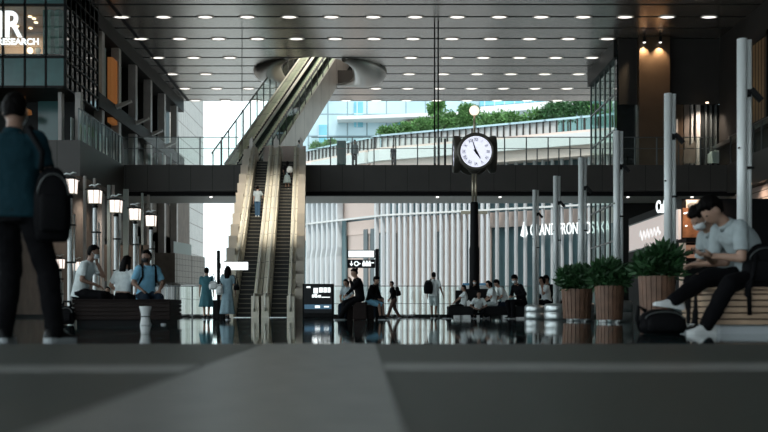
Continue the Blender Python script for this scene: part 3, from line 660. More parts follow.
# ================================================================ CLOCK
CX, CY = WX(474.3, 40), 40.0
ppm = F / CY
cz = WZ(151.6, CY - .75)
t = thing('post_clock', 'tall bronze post clock with lit white dial and globe on top', 'clock', (CX, CY, 0))
a = MB(); a.lathe((CX, CY, 0), [(.30, 0), (.30, .12), (.19, .2), (.19, 2.6), (.165, 2.7), (.15, 4.3), (.13, 4.35)], 20, True); a.build('lower_post', M['black'], t)
a = MB()
for dx in (-.055, .055): a.tube((CX + dx, CY, 4.3), (CX + dx, CY, cz - .6), .045)
a.build('upper_post', M['gold'], t)
a = MB(); a.box(CX - .5, CX - .1, CY - .03, CY + .03, WZ(214, CY), WZ(211, CY)); a.box(CX + .1, CX + .5, CY - .03, CY + .03, WZ(214, CY), WZ(211, CY)); a.build('cross_bar', M['gold'], t)
a = MB(); a.lathe((CX, CY, cz - .72), [(.1, 0), (.22, .1), (.22, 1.34), (.1, 1.44)], 20, True); a.build('core', M['clockbody'], t)
for k in range(4):
    rot = Matrix.Translation((CX, CY, cz)) @ Matrix.Rotation(k * PI / 2, 4, 'Z') @ Matrix.Rotation(PI / 2, 4, 'X')
    # in this frame +Z points out towards -Y
    a = MB(); a.lathe((0, 0, 0), [(.18, .05), (.44, .42), (.68, .58), (.70, .62), (.70, .76), (.67, .80), (.585, .80), (.57, .75)], 40, True, False)
    b = MB(); b.bm = a.bm; b.bm.transform(rot); cs = b.build('case', M['clockbody'], t)
    d = MB(); d.lathe((0, 0, 0), [(.585, .745), (.585, .755)], 40); d.bm.transform(rot); dl = d.build('dial', M['dial'], t)
    for h, s_ in enumerate(('XII', 'I', 'II', 'III', 'IV', 'V', 'VI', 'VII', 'VIII', 'IX', 'X', 'XI')):
        x = text_mb(s_, .17, .002, .8, 'CENTER', .004)
        x.bm.transform(Matrix.Rotation(-PI / 2, 4, 'X'))
        x.bm.transform(Matrix.Rotation(-h * PI / 6, 4, 'Z') @ Matrix.Translation((0, .39, .758)))
        x.bm.transform(rot); x.build('numeral', M['numeral'], dl)
    for nm_, ang, ln, w in (('minute_hand', 18, .50, .035), ('hour_hand', -148, .30, .055)):
        hnd = MB(); hnd.prism([(-w, -.1, .765), (w, -.1, .765), (w * .35, ln, .765), (-w * .35, ln, .765)], (0, 0, .006))
        hnd.bm.transform(rot @ Matrix.Rotation(math.radians(ang), 4, 'Z')); hnd.build(nm_, M['ink'], dl)
a = MB(); a.tube((CX, CY, cz + .6), (CX, CY, WZ(114, CY)), .045); a.build('finial_stem', M['gold'], t)
a = MB(); a.ell((CX, CY, WZ(110.5, CY)), .185, .185, .185, nu=20, nv=14); a.build('globe_lamp', M['ballglow'], t)

# ================================================================ LAMPS ON THE LEFT
def lamp(x, y, h, w, label, group):
    t = thing('street_lamp', label, 'lamp', (x, y, 0), group=group)
    a = MB(); a.lathe((x, y, 0), [(.14, 0), (.14, .1), (.08, .16), (.075, h - .5), (.06, h - .35)], 14, True); a.build('pole', M['polemetal'], t)
    a = MB(); a.tube((x + .13, y + .02, .1), (x + .13, y + .02, h - .9), .03, n=8); a.build('conduit', M['steel'], t)
    for z in (h * .42, h * .7):
        a = MB(); a.box(x - .1, x + .18, y - .1, y + .1, z, z + .05); a.build('clamp', M['dark'], t)
    a = MB(); a.lathe((x, y, h - .4), [(.05, 0), (.12, .04), (.07, .1), (.14, .17)], 14, True); a.build('neck', M['dark'], t)
    g = MB(); g.loft([[Vector((x + sx * r, y + sy * r, z)) for sx, sy in ((-1, -1), (1, -1), (1, 1), (-1, 1))] for r, z in ((w * .45, h - .24), (w * .5, h + .20))], smooth=False)
    gl = g.build('lantern_glass', M['lampglow'], t)
    a = MB()
    for sx, sy in ((-1, -1), (1, -1), (1, 1), (-1, 1)): a.bar((x + sx * w * .45, y + sy * w * .45, h - .24), (x + sx * w * .5, y + sy * w * .5, h + .2), .025, .025)
    a.bar((x, y - w * .455, h - .24), (x, y - w * .505, h + .2), .02, .02); a.box(x - w * .46, x + w * .46, y - w * .46, y + w * .46, h - .265, h - .24); a.build('lantern_frame', M['gold'], t)
    a = MB(); a.loft([[Vector((x + sx * r, y + sy * r, z)) for sx, sy in ((-1, -1), (1, -1), (1, 1), (-1, 1))] for r, z in ((w * .66, h + .2), (w * .66, h + .235), (w * .25, h + .30))], smooth=False); a.build('cap', M['dark'], t)
    a = MB(); a.path([(x - .2, y, h + .36), (x - .12, y, h + .40), (x, y, h + .37), (x + .1, y, h + .43), (x + .2, y, h + .42)], [.02, .03, .035, .03, .015], 6); a.build('finial', M['polemetal'], t)
for i, (px, py) in enumerate(((70, 186), (95, 196.5), (116, 206), (135, 214), (151, 220.5))):
    d = 10.0 * F / (384 - px)
    lamp(-10.0, d, WZ(py, d), .40, 'tall lit lantern lamp post in the left row, %s from the camera' % ORD[i], 'tall lantern posts in the left row')
for i, (px, py) in enumerate(((60, 263.5), (77, 266))):
    d = 52 + 2 * i; lamp(WX(px, d), d, WZ(py, d), .37, ('short lit lantern lamp by the left wall, outermost', 'short lit lantern lamp by the left wall, inner one')[i], 'short lanterns by the left wall')

# ================================================================ POLES ON THE RIGHT
for i, (px, pt, hb) in enumerate(((742, 39, 0), (668, 93.5, 0), (616.5, 131, 0), (581, 157.5, 1), (555.5, 176, 1), (534.5, 190, 1))):
    x = 4.9; d = x * F / (px - 384); h = WZ(pt, d)
    t = thing('light_pole', 'slim pale twin light pole on drum base, %s in the right row from the camera' % ORD[i], 'pole', (x, d, 0), group='twin poles in the right row')
    a = MB(); a.lathe((x, d, .3), [(.068, 0), (.068, h - .3)], 18, True); a.build('pole', M['polemetal'], t)
    a = MB(); a.lathe((x + .118, d + .05, .3), [(.034, 0), (.034, h - .3)], 12, True); a.build('side_tube', M['polemetal'], t)
    a = MB(); a.lathe((x, d, 0), [(.315, 0), (.33, .02), (.33, .19), (.315, .205), (.33, .22), (.33, .39), (.29, .45), (.10, .47)], 28, True); a.build('drum_base', M['steel'], t)
    a = MB(); z = h * .80; a.box(x + .06, x + .12, d - .02, d + .06, z, z + .1); a.bar((x + .12, d, z + .1), (x + .26, d - .02, z - .06), .10, .07); a.build('spotlight', M['black'], t)
    a = MB(); a.box(x + .05, x + .16, d - .03, d + .06, h * .55, h * .55 + .03); a.build('clamp', M['dark'], t)
    a = MB(); a.ell((x - .06, d - .055, h * .62), .016, .016, .016, nu=8, nv=6); a.build('bolt', M['black'], t)

# ================================================================ PLANTERS
def leaves(mb, c, rx, ry, rz, n, size, up=.2, rnd=random):
    c = Vector(c)
    for _ in range(n):
        d = Vector((rnd.gauss(0, 1), rnd.gauss(0, 1), rnd.gauss(0, 1))).normalized(); r = rnd.random() ** .45
        p = c + Vector((d.x * rx * r, d.y * ry * r, d.z * rz * r))
        a = (d * .7 + Vector((rnd.uniform(-1, 1), rnd.uniform(-1, 1), rnd.uniform(-1, 1) + up))).normalized()
        b = a.orthogonal().normalized(); b.rotate(Matrix.Rotation(rnd.uniform(0, 6.28), 3, a)); nn = a.cross(b)
        L = size * rnd.uniform(.6, 1.3); w = L * .2
        v = [mb.bm.verts.new(q) for q in (p, p + a * L * .45 + b * w + nn * L * .05, p + a * L - nn * L * .12, p + a * L * .45 - b * w + nn * L * .05)]
        mb._tag([mb.bm.faces.new(v)])
plants = ((577, 25.7, 46, 'broad leafy planter in a wooden tub beside the nearest visible drum base', 30),
          (609.5, 21.8, 36, 'wooden slatted tub planter with dense green leaves, middle of the row', 28),
          (657, 17.6, 35, 'wooden slatted tub planter nearest the seated man, leaves partly hidden', 30))
for i, (px, d, tw, lab, hw) in enumerate(plants):
    x = WX(px, d); rt = (16, 15, 19)[i] * d / F * .98; rb = rt * .86; H = (.77, .75, .80)[i]
    t = thing('planter', ('bushy planter in wooden slat tub beside the round pole drum', 'bushy planter in wooden slat tub, middle of the three', 'bushy planter in wooden slat tub behind the raised white shoe')[i], 'planter', (x, d, 0), group='wooden planters along the right side')
    a = MB(); a.lathe((x, d, .07), [(rb - .03, 0), (rt - .03, H - .1)], 28); a.build('liner', M['woodgap'], t)
    a = MB(); n = 22
    for k in range(n):
        an = 2 * PI * k / n; o = Vector((math.cos(an), math.sin(an), 0)); s_ = Vector((-o.y, o.x, 0)); wb, wt = rb * PI / n * .86, rt * PI / n * .86
        B_, T_ = Vector((x, d, .06)) + o * rb, Vector((x, d, H)) + o * rt
        a.loft([[B_ - s_ * wb - o * .03, B_ + s_ * wb - o * .03, B_ + s_ * wb, B_ - s_ * wb], [T_ - s_ * wt - o * .03, T_ + s_ * wt - o * .03, T_ + s_ * wt, T_ - s_ * wt]], smooth=False)
    a.build('slat_tub', M['wood'], t)
    a = MB(); a.lathe((x, d, H - .1), [(rt - .035, 0), (rt - .04, .05)], 24); a.build('soil', M['soil'], t)
    for k in range(4):
        an = PI / 4 + k * PI / 2; q = Vector((x + math.cos(an) * rb * .72, d + math.sin(an) * rb * .72, 0)); a = MB(); a.lathe(q, [(.05, 0), (.06, .03), (.05, .08)], 10, True); a.build('foot', M['white'], t)
    rnd = random.Random(20 + i); a = MB(); fw = hw * d / F * .62
    fh = (.25, .25, .22)[i]
    for k in range(9):
        q = Vector((x + rnd.uniform(-.6, .6) * fw, d + rnd.uniform(-.5, .5) * fw, H + .12 + rnd.uniform(-.1, .9) * fh)); leaves(a, q, .22, .2, .17, 150, .19, .7, rnd)
    leaves(a, (x, d, H + fh * .55), fw * 1.05, fw * .9, fh * .9, 620, .20, .8, rnd)
    a.build('foliage', M['leaf'], t)
    a = MB()
    for k in range(6): a.tube((x + rnd.uniform(-.1, .1), d + rnd.uniform(-.1, .1), H - .06), (x + rnd.uniform(-.3, .3), d + rnd.uniform(-.2, .2), H + .3), .014, .007, 6)
    a.build('stem', M['bark'], t)

# ================================================================ BENCHES
def slat_bench(label, x0, x1, y0, y1, h, m, plinth, rows, grp=None):
    t = thing('bench', label, 'bench', ((x0 + x1) / 2, (y0 + y1) / 2, 0), group=grp)
    a = MB(); a.box(x0 + .06, x1 - .06, y0 + .06, y1 - .06, 0, .085); a.build('plinth', plinth, t)
    a = MB(); a.box(x0 + .03, x1 - .03, y0 + .03, y1 - .03, .085, h - .04); a.build('core', M['woodgap'], t)
    a = MB(); sh_ = (h - .085 - .012 * rows) / rows
    for k in range(rows):
        z = .085 + k * (sh_ + .012)
        a.box(x0, x1, y0, y0 + .03, z, z + sh_, .006); a.box(x0, x0 + .03, y0 + .03, y1, z, z + sh_, .006); a.box(x1 - .03, x1, y0 + .03, y1, z, z + sh_, .006)
    a.build('side_slats', m, t)
    a = MB(); n = max(3, int((y1 - y0) / .1)); w = (y1 - y0) / n
    for k in range(n): a.box(x0, x1, y0 + k * w, y0 + (k + 1) * w - .01, h - .04, h, .005)
    a.build('seat_slats', m, t)
    return t
DR = 9.92
slat_bench('pale wooden slatted bench carrying the two seated men at right', WX(716, DR), WX(716, DR) + 2.6, DR, DR + 1.15, .435, M['benchwood'], M['sole'], 6)
DL = 17.4
slat_bench('dark red brown wooden bench under the three seated people at left', WX(72, DL), WX(170, DL), DL, DL + 1.0, .42, M['benchdark'], M['black'], 5)
t = thing('white_stool', 'white hourglass stool standing before the dark left bench', 'stool', (WX(145.5, 16.6), 16.6, 0))
x, d = WX(145.5, 16.6), 16.6
a = MB(); a.lathe((x, d, 0), [(.085, 0), (.085, .02), (.066, .12), (.07, .18), (.095, .285), (.095, .30)], 24, True); a.build('body', M['shoew'], t)
a = MB(); a.lathe((x, d, .13), [(.068, 0), (.070, .02)], 24, True); a.build('band', M['rail'], t)
# round dark bench ring around the clock, on a low pale plinth
t = thing('bench', 'long dark bench by the clock post on pale lit plinths', 'bench', (3.4, 36.6, 0))
a = MB(); a.box(WX(448, 37), WX(540, 37), 36.6, 37.7, .12, .43, .02); a.build('seat', M['black'], t)
for k, px in enumerate((457, 466.5, 477, 505, 521)):
    a = MB(); w = (2.6, 4, 2.4, 2.5, 5)[k]; a.box(WX(px - w, 36.7), WX(px + w, 36.7), 36.62, 37.2, 0, .12, .01); a.build('plinth', M['white'], t)
a = MB(); a.box(WX(455, 38), WX(490, 38), 37.72, 37.9, .12, 1.0, .02); a.build('backrest', M['black'], t)
slat_bench('dark bench behind the drum bases carrying seated people', WX(541, 35.6), WX(580, 35.6), 35.3, 36.3, .43, M['benchdark'], M['black'], 4)
# white topped counter beyond the bench
t = thing('information_counter', 'dark counter with white top and blue strip behind the clock post', 'counter', (WX(476, 42), 42, 0))
a = MB(); a.box(WX(461, 42), WX(491, 42), 41.8, 42.6, 0, WZ(289, 42), .02); a.build('body', M['screen'], t)
a = MB(); a.box(WX(460.5, 41.8), WX(491.5, 41.8), 41.7, 42.7, WZ(289, 42), WZ(285.5, 42), .02); a.build('top', M['white'], t)
a = MB(); a.box(WX(463, 42), WX(490, 42), 42.1, 42.4, WZ(285.5, 42), WZ(283, 42)); a.build('upper_strip', M['screenblue'], t)
a = MB(); a.box(WX(466.8, 36.75), WX(470.5, 36.75), 36.7, 36.82, .431, .61, .012); a.box(WX(468, 36.75), WX(469.3, 36.75), 36.74, 36.78, .60, .64); tag(a.build('white_box', M['white']), 'small white box standing on the clock bench left of the post', 'box')

# ================================================================ SIGNS
D = 31.0
t = thing('direction_sign', 'black post with blank white direction board beside the two women', 'sign', (WX(218.5, D), D, 0))
a = MB(); a.box(WX(217, D), WX(220, D), D - .05, D + .05, 0, WZ(250.5, D), .01); a.build('post', M['black'], t)
a = MB(); a.box(WX(221, D), WX(248, D), D - .04, D + .04, WZ(270, D), WZ(262, D), .008); bd = a.build('board', M['signwhite'], t)
a = MB(); a.box(WX(220, D), WX(221.2, D), D - .03, D + .03, WZ(268.5, D), WZ(263.5, D)); a.build('bracket', M['black'], t)
a = MB(); a.box(WX(226.5, D), WX(227.1, D), D - .047, D - .04, WZ(268, D), WZ(264, D)); a.build('mark', M['rail'], bd)
a = MB(); a.box(WX(213, 32.5), WX(225, 32.5), 32.4, 32.8, 0, WZ(300, 32.5), .03); b = tag(a.build('black_case', M['black']), 'black case standing between the two women', 'case')
D = 31.5
t = thing('direction_sign', 'black post with white board above a black pictogram board', 'sign', (WX(377, D), D, 0))
a = MB(); a.box(WX(375.3, D), WX(379, D), D - .06, D + .06, 0, WZ(249, D), .01); a.build('post', M['black'], t)
a = MB(); a.box(WX(347.5, D), WX(375.2, D), D - .04, D + .04, WZ(258, D), WZ(250, D), .006); fr_ = a.build('white_board_frame', M['black'], t)
a = MB(); a.box(WX(348.5, D), WX(374, D), D - .05, D - .04, WZ(257.3, D), WZ(250.8, D)); a.build('white_board', M['signwhite'], t)
a = MB(); a.box(WX(347.5, D), WX(375.2, D), D - .04, D + .04, WZ(268, D), WZ(259.6, D), .006); pb = a.build('pictogram_board', M['black'], t)
# pictograms: arrow, wheelchair-like ring, lift, toilets
g = MB(); yy = D - .052; zc = WZ(263.7, D); px_ = D / F
def gx(p): return WX(p, D)
g.prism([(gx(349.5), yy, zc - .0), (gx(351.5), yy, zc - .075), (gx(353.5), yy, zc)], (0, .01, 0)); g.box(gx(351.1), gx(351.9), yy, yy + .01, zc, zc + .08)
for p in (356.5,):
    rings_ = []
    for k in range(20):
        an = 2 * PI * k / 20; rings_.append([Vector((gx(p) + math.cos(an) * r, yy + dy, zc + math.sin(an) * r)) for r, dy in ((.045, 0), (.075, 0), (.075, .01), (.045, .01))])
    rings_.append(rings_[0]); g.loft(rings_, False)
g.prism([(gx(359), yy, zc - .03), (gx(359), yy, zc + .03), (gx(361), yy, zc)], (0, .01, 0))
for p in (363.8, 366.8, 369.6):
    g.box(gx(p) - .04, gx(p) + .04, yy, yy + .01, zc - .075, zc + .035); g.box(gx(p) - .025, gx(p) + .025, yy, yy + .01, zc + .045, zc + .085)
g.box(gx(371.3), gx(374), yy, yy + .01, zc + .01, zc + .04)
g.build('pictograms', M['signwhite'], pb)
a = MB(); a.box(WX(372, 32.6), WX(384, 32.6), 32.4, 32.9, .06, WZ(297, 32.6), .05); cs_ = None
t = thing('suitcase', 'dark upright suitcase behind the pictogram sign post', 'suitcase', (WX(378, 32.6), 32.6, 0)); a.build('body', M['navy'], t)
for q in (373.5, 382.5):
    w = MB(); w.tube((WX(q, 32.6) - .02, 32.6, .035), (WX(q, 32.6) + .02, 32.6, .035), .035); w.build('wheel', M['black'], t)
a = MB(); a.path([(WX(375, 32.6), 32.65, WZ(298, 32.6)), (WX(375, 32.6), 32.65, WZ(293, 32.6)), (WX(381, 32.6), 32.65, WZ(293, 32.6)), (WX(381, 32.6), 32.65, WZ(298, 32.6))], .012, 6); a.build('handle', M['rail'], t)
# display kiosk
D = 42.5
t = thing('display_kiosk', 'black display kiosk with white and blue graphics right of escalators', 'display', (WX(318, D), D, 0))
a = MB(); a.box(WX(302.5, D), WX(333.5, D), D, D + .5, 0, WZ(283.8, D), .02); a.build('housing', M['black'], t)
a = MB(); a.box(WX(304, D), WX(332, D), D - .012, D, WZ(313, D), WZ(285.3, D)); sc_ = a.build('screen', M['screen'], t)
def sq_(name, m, x0, x1, y0, y1):
    a = MB(); a.box(WX(x0, D), WX(x1, D), D - .02, D - .012, WZ(y1, D), WZ(y0, D)); return a.build(name, m, sc_)
sq_('blue_bar', M['screenblue'], 304.5, 331.5, 304.5, 309)
a = MB()
for (x0, x1, y0, y1) in ((306.5, 310.5, 286.3, 288), (313.5, 318, 288, 293.5), (314.5, 317, 294.2, 296.5), (319, 323, 287.5, 292.5), (323.6, 327, 287.5, 292.5), (327.6, 330.5, 287.5, 292.5), (312, 314.5, 294.5, 297.5), (315, 317.5, 295.5, 297.5), (318.2, 321, 295, 297.5), (321.5, 330, 296.8, 297.7), (315, 320, 305.5, 308), (324, 329, 306, 307.4)):
    a.box(WX(x0, D), WX(x1, D), D - .026, D - .019, WZ(y1, D), WZ(y0, D))
a.build('white_graphics', M['signwhite'], sc_)

# ================================================================ RIGHT SHOP KIOSK
KX, K0, K1 = 9.75, 35.0, 42.6
t = thing('shop_kiosk', 'dark low shop kiosk with brown lit front at right', 'kiosk', (KX + 3, 38, 0))
a = MB(); a.box(KX + .02, KX + 7, K0 + .02, K1, 0, 3.95); a.build('body', M['black'], t)
kx = lambda p: WX(p, K0); kz = lambda p: WZ(p, K0)
a = MB(); a.box(kx(682.5), kx(712), K0 - .03, K0, kz(237.5), kz(208)); lp = a.build('lit_panel', M['litbrown'], t)
a = MB(); a.box(kx(682), kx(735), K0 - .5, K0, kz(243), kz(239)); a.build('counter_shelf', M['black'], t)
a = MB(); a.box(kx(686), kx(705), K0 - .04, K0, kz(258), kz(245)); po = a.build('orange_poster', M['posterorange'], t)
a = MB()
for k in range(9):
    q = (kx(692 + 3.2 * (k % 3)), kz(249 + 2.2 * (k // 3))); a.box(q[0] - .05, q[0] + .04, K0 - .046, K0 - .04, q[1] - .03, q[1] + .035)
a.build('poster_motif', M['black'], po)
a = MB(); a.box(kx(679), kx(685.5), K0 - .05, K0 - .005, kz(300), kz(243)); a.build('pale_counter_end', M['posterpale'], t)
a = MB(); a.box(kx(686), kx(702), K0 - .04, K0, kz(208), kz(199.5)); pp_ = a.build('pale_poster', M['posterpale'], t)
a = MB(); a.ell((kx(693), K0 - .045, kz(206)), .2, .01, .12); a.ell((kx(698), K0 - .045, kz(205)), .1, .01, .16); a.build('poster_figure', M['rail'], pp_)
a = MB()
for (px, py) in ((684.5, 213.5), (686, 226), (703, 223), (687, 212.8)): a.ell((kx(px), K0 - .035, kz(py)), .045, .012, .03)
a.build('white_dots', M['signwhite'], lp)
# pale blank figure-less patch of light in the middle of the brown panel
# side sign board
t = thing('sign_board', 'long pale side sign with faint white script on the kiosk', 'sign', (KX, 38, 3))
zt, zb = 3.60, 2.62
a = MB(); a.box(KX - .10, KX, K0 + .0, 42.0, zb, zt); bdd = a.build('panel', M['bannerpale'], t)
a = MB(); a.box(KX - .13, KX - .1, K0, 42.0, zb - .05, zb); a.box(KX - .13, KX - .1, K0, 42.0, zt, zt + .04); a.build('edge', M['rail'], t)
# the script is illegible in the photograph: a flowing line of strokes
sc2 = MB(); pts = []
for k in range(90):
    f_ = k / 89; pts.append((KX - .106, 40.2 - 3.0 * f_, 3.08 + .15 * math.sin(k * .42) * (1 - .35 * f_) + .05 * math.sin(k * 1.9)))
sc2.path(pts, .028, 5); sc2.build('script', M['bannerscript'], t)
x = text_mb('Cal', .56, .04, .40, 'LEFT', .02); x.bm.transform(Matrix.Translation((WX(656, 36.5), 36.5, 3.645)))
tag(x.build('letter_sign', M['signwhite']), 'white letters Cal standing on top of the kiosk sign', 'sign')
lk = bpy.data.lights.new('kiosk_light', 'AREA'); lk.energy = 25; lk.size = 1.0; lk.color = (1, .7, .5); lko = bpy.data.objects.new('kiosk_light', lk); COL.objects.link(lko); lko.location = (kx(700), K0 - .4, 3.9)

# ================================================================ END OF THE HALL
railing('glass_railing', 'glass railing at the end of the hall right of escalators', [(-3.3, 48.5, .0), (14, 48.5, 0)], 1.42, [(-3.3 + 1.45 * k, 48.5, 0) for k in range(12)], mid=.62, pr=.02, top=.035)
railing('glass_railing', 'glass railing at the end of the hall left of escalators', [(-11, 48.5, 0), (-7.2, 48.5, 0)], 1.42, [(-11 + .76 * k, 48.5, 0) for k in range(6)], pr=.03, glass='greenglass')
p = MB(); p.box(-17.5, 15, 48.6, 48.9, 0, .13); struct('trim_13', p, M['dark'])

# ================================================================ OUTSIDE
line = [Vector((40, 91)), Vector((20.3, 102)), Vector((6.8, 109.6)), Vector((.1, 113.2)), Vector((-8.6, 124)), Vector((-14.5, 134))]
def along(n, lo=0.0, hi=1.0):
    seg = [(line[i + 1] - line[i]).length for i in range(len(line) - 1)]; T_ = sum(seg); out = []
    for k in range(n):
        s_ = (lo + (hi - lo) * k / (n - 1)) * T_; i = 0
        while i < len(seg) - 1 and s_ > seg[i]: s_ -= seg[i]; i += 1
        dr = (line[i + 1] - line[i]).normalized(); out.append((line[i] + dr * s_, dr))
    return out
t = thing('fin_facade_building', 'pale building with white vertical fins seen beneath the bridge', 'building', (6, 112, 0))
def strip(mb, z0, z1, off, th, lo=0., hi=1., n=40):
    pt = along(n, lo, hi)
    for (p, dr), (q, dq) in zip(pt, pt[1:]):
        nn = Vector((-dr.y, dr.x)); nq = Vector((-dq.y, dq.x))
        if nn.y > 0: nn = -nn
        if nq.y > 0: nq = -nq
        a0, a1 = p + nn * off, q + nn * off; b0, b1 = p + nn * (off - th), q + nn * (off - th)
        mb.loft([[(a0.x, a0.y, z0), (a1.x, a1.y, z0), (b1.x, b1.y, z0), (b0.x, b0.y, z0)], [(a0.x, a0.y, z1), (a1.x, a1.y, z1), (b1.x, b1.y, z1), (b0.x, b0.y, z1)]], smooth=False)
def frac(x):   # fraction along the line where it has this X
    pts = along(400); return min(range(400), key=lambda i: abs(pts[i][0].x - x)) / 399
def fpx(px):   # fraction where it shows at this pixel column
    pts = along(800); return min(range(800), key=lambda i: abs(384 + pts[i][0].x * F / pts[i][0].y - px)) / 799
a = MB(); strip(a, 0, 16.2, -1.5, .4); a.build('glazing', M['winglass'], t)
a = MB(); strip(a, 8.9, 10.4, -1.0, .5); strip(a, 10.75, 16.2, -1.0, .5, fpx(372), fpx(335)); a.build('beige_band', M['beigebld'], t)
a = MB(); strip(a, 10.5, 10.68, .08, .3, fpx(700), fpx(300)); a.build('string_course', M['whitebld'], t)
a = MB(); strip(a, .0, 8.9, -1.1, .35, fpx(486), fpx(378)); 
strip(a, 0, 8.9, -1.1, .35, fpx(362), fpx(340)); a.build('beige_wall', M['beigebld'], t)
a = MB()
for px in (391, 419, 434, 464): strip(a, .2, 8.7, -.9, .15, fpx(px + 1.4), fpx(px - 1.4), 3)
for px in (366, 359): strip(a, .2, 9.4, -.9, .15, fpx(px + 2), fpx(px - 2), 3)
a.build('tall_window', M['farwindow'], t)
a = MB(); px = 616.0; fins = []
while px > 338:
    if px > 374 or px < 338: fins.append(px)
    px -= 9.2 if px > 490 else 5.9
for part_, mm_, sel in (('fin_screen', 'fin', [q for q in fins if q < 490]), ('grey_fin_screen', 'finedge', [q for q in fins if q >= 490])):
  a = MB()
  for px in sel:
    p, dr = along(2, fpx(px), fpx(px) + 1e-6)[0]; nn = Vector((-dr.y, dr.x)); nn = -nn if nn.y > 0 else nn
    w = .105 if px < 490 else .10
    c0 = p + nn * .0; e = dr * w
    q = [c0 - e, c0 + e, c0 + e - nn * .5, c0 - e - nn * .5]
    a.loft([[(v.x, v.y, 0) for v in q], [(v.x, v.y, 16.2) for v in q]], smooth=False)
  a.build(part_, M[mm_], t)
a = MB()
for k in range(7):
    px = 306 + 4.9 * k; p, dr = along(2, fpx(px), fpx(px) + 1e-6)[0]; nn = Vector((-dr.y, dr.x)); nn = -nn if nn.y > 0 else nn
    for (z0, s0, z1, s1) in ((0, 0, 6.6, 0), (6.6, 0, 7.6, .25), (7.6, .25, 16.2, .25)):
        e = dr * .15
        A = p - dr * s0; B_ = p - dr * s1
        a.loft([[(v.x, v.y, z0) for v in (A - e, A + e, A + e - nn * .8, A - e - nn * .8)], [(v.x, v.y, z1) for v in (B_ - e, B_ + e, B_ + e - nn * .8, B_ - e - nn * .8)]], smooth=False)
a.build('kinked_fins', M['fin'], t)
a = MB(); strip(a, 0, 16.2, -.75, .3, fpx(336), fpx(300)); a.build('grey_wall', M['whitebld'], t)
a = MB(); strip(a, .2, 10.6, -.6, .2, fpx(341), fpx(337.5), 4); a.build('corner_window', M['winglass'], t)
# letters on the facade
t = thing('facade_sign', 'white letters GRAND FRONT OSAKA with triangle mark on the fin facade', 'sign', (17, 103, 9))
pA = along(2, fpx(532), fpx(532) + 1e-6)[0][0]; pB = along(2, fpx(611), fpx(611) + 1e-6)[0][0]
vec = pB - pA; ang = math.atan2(vec.y, vec.x); n2 = Vector((vec.y, -vec.x)).normalized()
x = text_mb('GRAND FRONT OSAKA', 1.62, .08, 1.0, 'LEFT', .0)
xs_ = [v.co.x for v in x.bm.verts]; w0 = max(xs_) - min(xs_)
x.bm.transform(Matrix.Translation((pA.x + n2.x * .5, pA.y + n2.y * .5, WZ(236.5, 106))) @ Matrix.Rotation(ang, 4, 'Z') @ Matrix.Diagonal((vec.length / w0, 1, 1, 1)))
x.build('letters', M['facadeletters'], t)
pL = along(2, fpx(525), fpx(525) + 1e-6)[0][0] + n2 * .5
a = MB(); e = vec.normalized(); zb_ = WZ(239, 107); zt_ = WZ(223.5, 107)
def pe(s_, z): return (pL.x + e.x * s_, pL.y + e.y * s_, z)
a.prism([pe(-.32, zb_ + .2), pe(.08, zb_), pe(.1, zt_), pe(.0, zt_)], (0, -.1, 0)); a.prism([pe(.25, zb_), pe(.48, zb_ + .35), pe(.25, zt_ - .3)], (0, -.1, 0)); a.build('triangle_mark', M['facadeletters'], t)

# terrace on top: slab, balustrade, hedge
t = thing('roof_terrace', 'white curved roof terrace parapet beyond the bridge', 'terrace', (6, 110, 16))
a = MB(); strip(a, 16.2, 17.35, 1.4, 7.0); a.build('slab', M['whitebld'], t)
a = MB(); strip(a, 17.35, 17.6, 1.2, .3); a.build('kerb', M['beigebld'], t)
a = MB(); strip(a, 17.35, 18.8, .7, .12, fpx(560), 1.0); a.build('parapet_panels', M['whitebld'], t)
a = MB(); strip(a, 17.35, 18.8, .7, .06, 0, fpx(560)); a.build('parapet_glass', M['greenglass'], t)
a = MB(); strip(a, 18.8, 18.98, 1.0, .5); a.build('coping', M['tower'], t)
a = MB(); pts_ = along(104)
for i, (p, dr) in enumerate(pts_):
    nn = Vector((-dr.y, dr.x)); nn = -nn if nn.y > 0 else nn; q = p + nn * .82
    if i % 1 == 0: a.box(q.x - .07, q.x + .07, q.y - .1, q.y + .1, 17.5, 18.78)
strip(a, 17.42, 17.5, .9, .12); a.build('parapet_gaps', M['bronze'], t); a = MB(); strip(a, 15.2, 16.2, .9, 2.0); a.build('under_slab', M['beigebld'], t)
bushes = ((318, 149, 8, 1), (331, 146, 7, 1), (386, 134, 9, 0), (405, 131, 12, 0), (424, 128, 11, 0), (444, 121, 14, 1), (462, 119, 12, 0), (484, 123, 13, 1), (500, 121, 12, 1), (514, 122, 11, 0), (534, 120, 12, 0), (553, 112, 14, 2), (568, 111, 12, 2), (585, 107, 12, 2), (600, 106, 10, 1), (436, 108, 8, 1), (470, 112, 9, 1))
lab = ['low rounded terrace shrub', 'loose bright terrace shrub', 'tall dark terrace shrub']
bs = sorted(bushes)
for i, (px, py, r, k) in enumerate(bs):
    p, dr = along(2, fpx(px), fpx(px) + 1e-6)[0]; d = p.y + 4.0; rnd = random.Random(50 + i)
    t = thing('terrace_shrub', '%s on the roof terrace, %s from the left' % (lab[k], ORD[i]), 'shrub', (WX(px, d), d, 17.35), group='shrubs on the roof terrace')
    R_ = r * d / F; c = Vector((WX(px, d), d, max(WZ(py, d), 17.4 + R_ * .5)))
    a = MB(); a.tube((c.x, c.y, 17.3), (c.x, c.y, c.z), .1, .05, 6); a.build('trunk', M['bark'], t)
    a = MB()
    for q in range(7): leaves(a, c + Vector((rnd.uniform(-.55, .55) * R_, rnd.uniform(-.5, .5) * R_, rnd.uniform(-.45, .35) * R_)), R_ * .6, R_ * .6, R_ * .5, 110, .42, .3, rnd)
    leaves(a, c, R_ * 1.05, R_, R_ * .8, 260, .42, .3, rnd)
    a.build('foliage', M[('leafbright', 'leafbright', 'leafdeep')[k]], t)
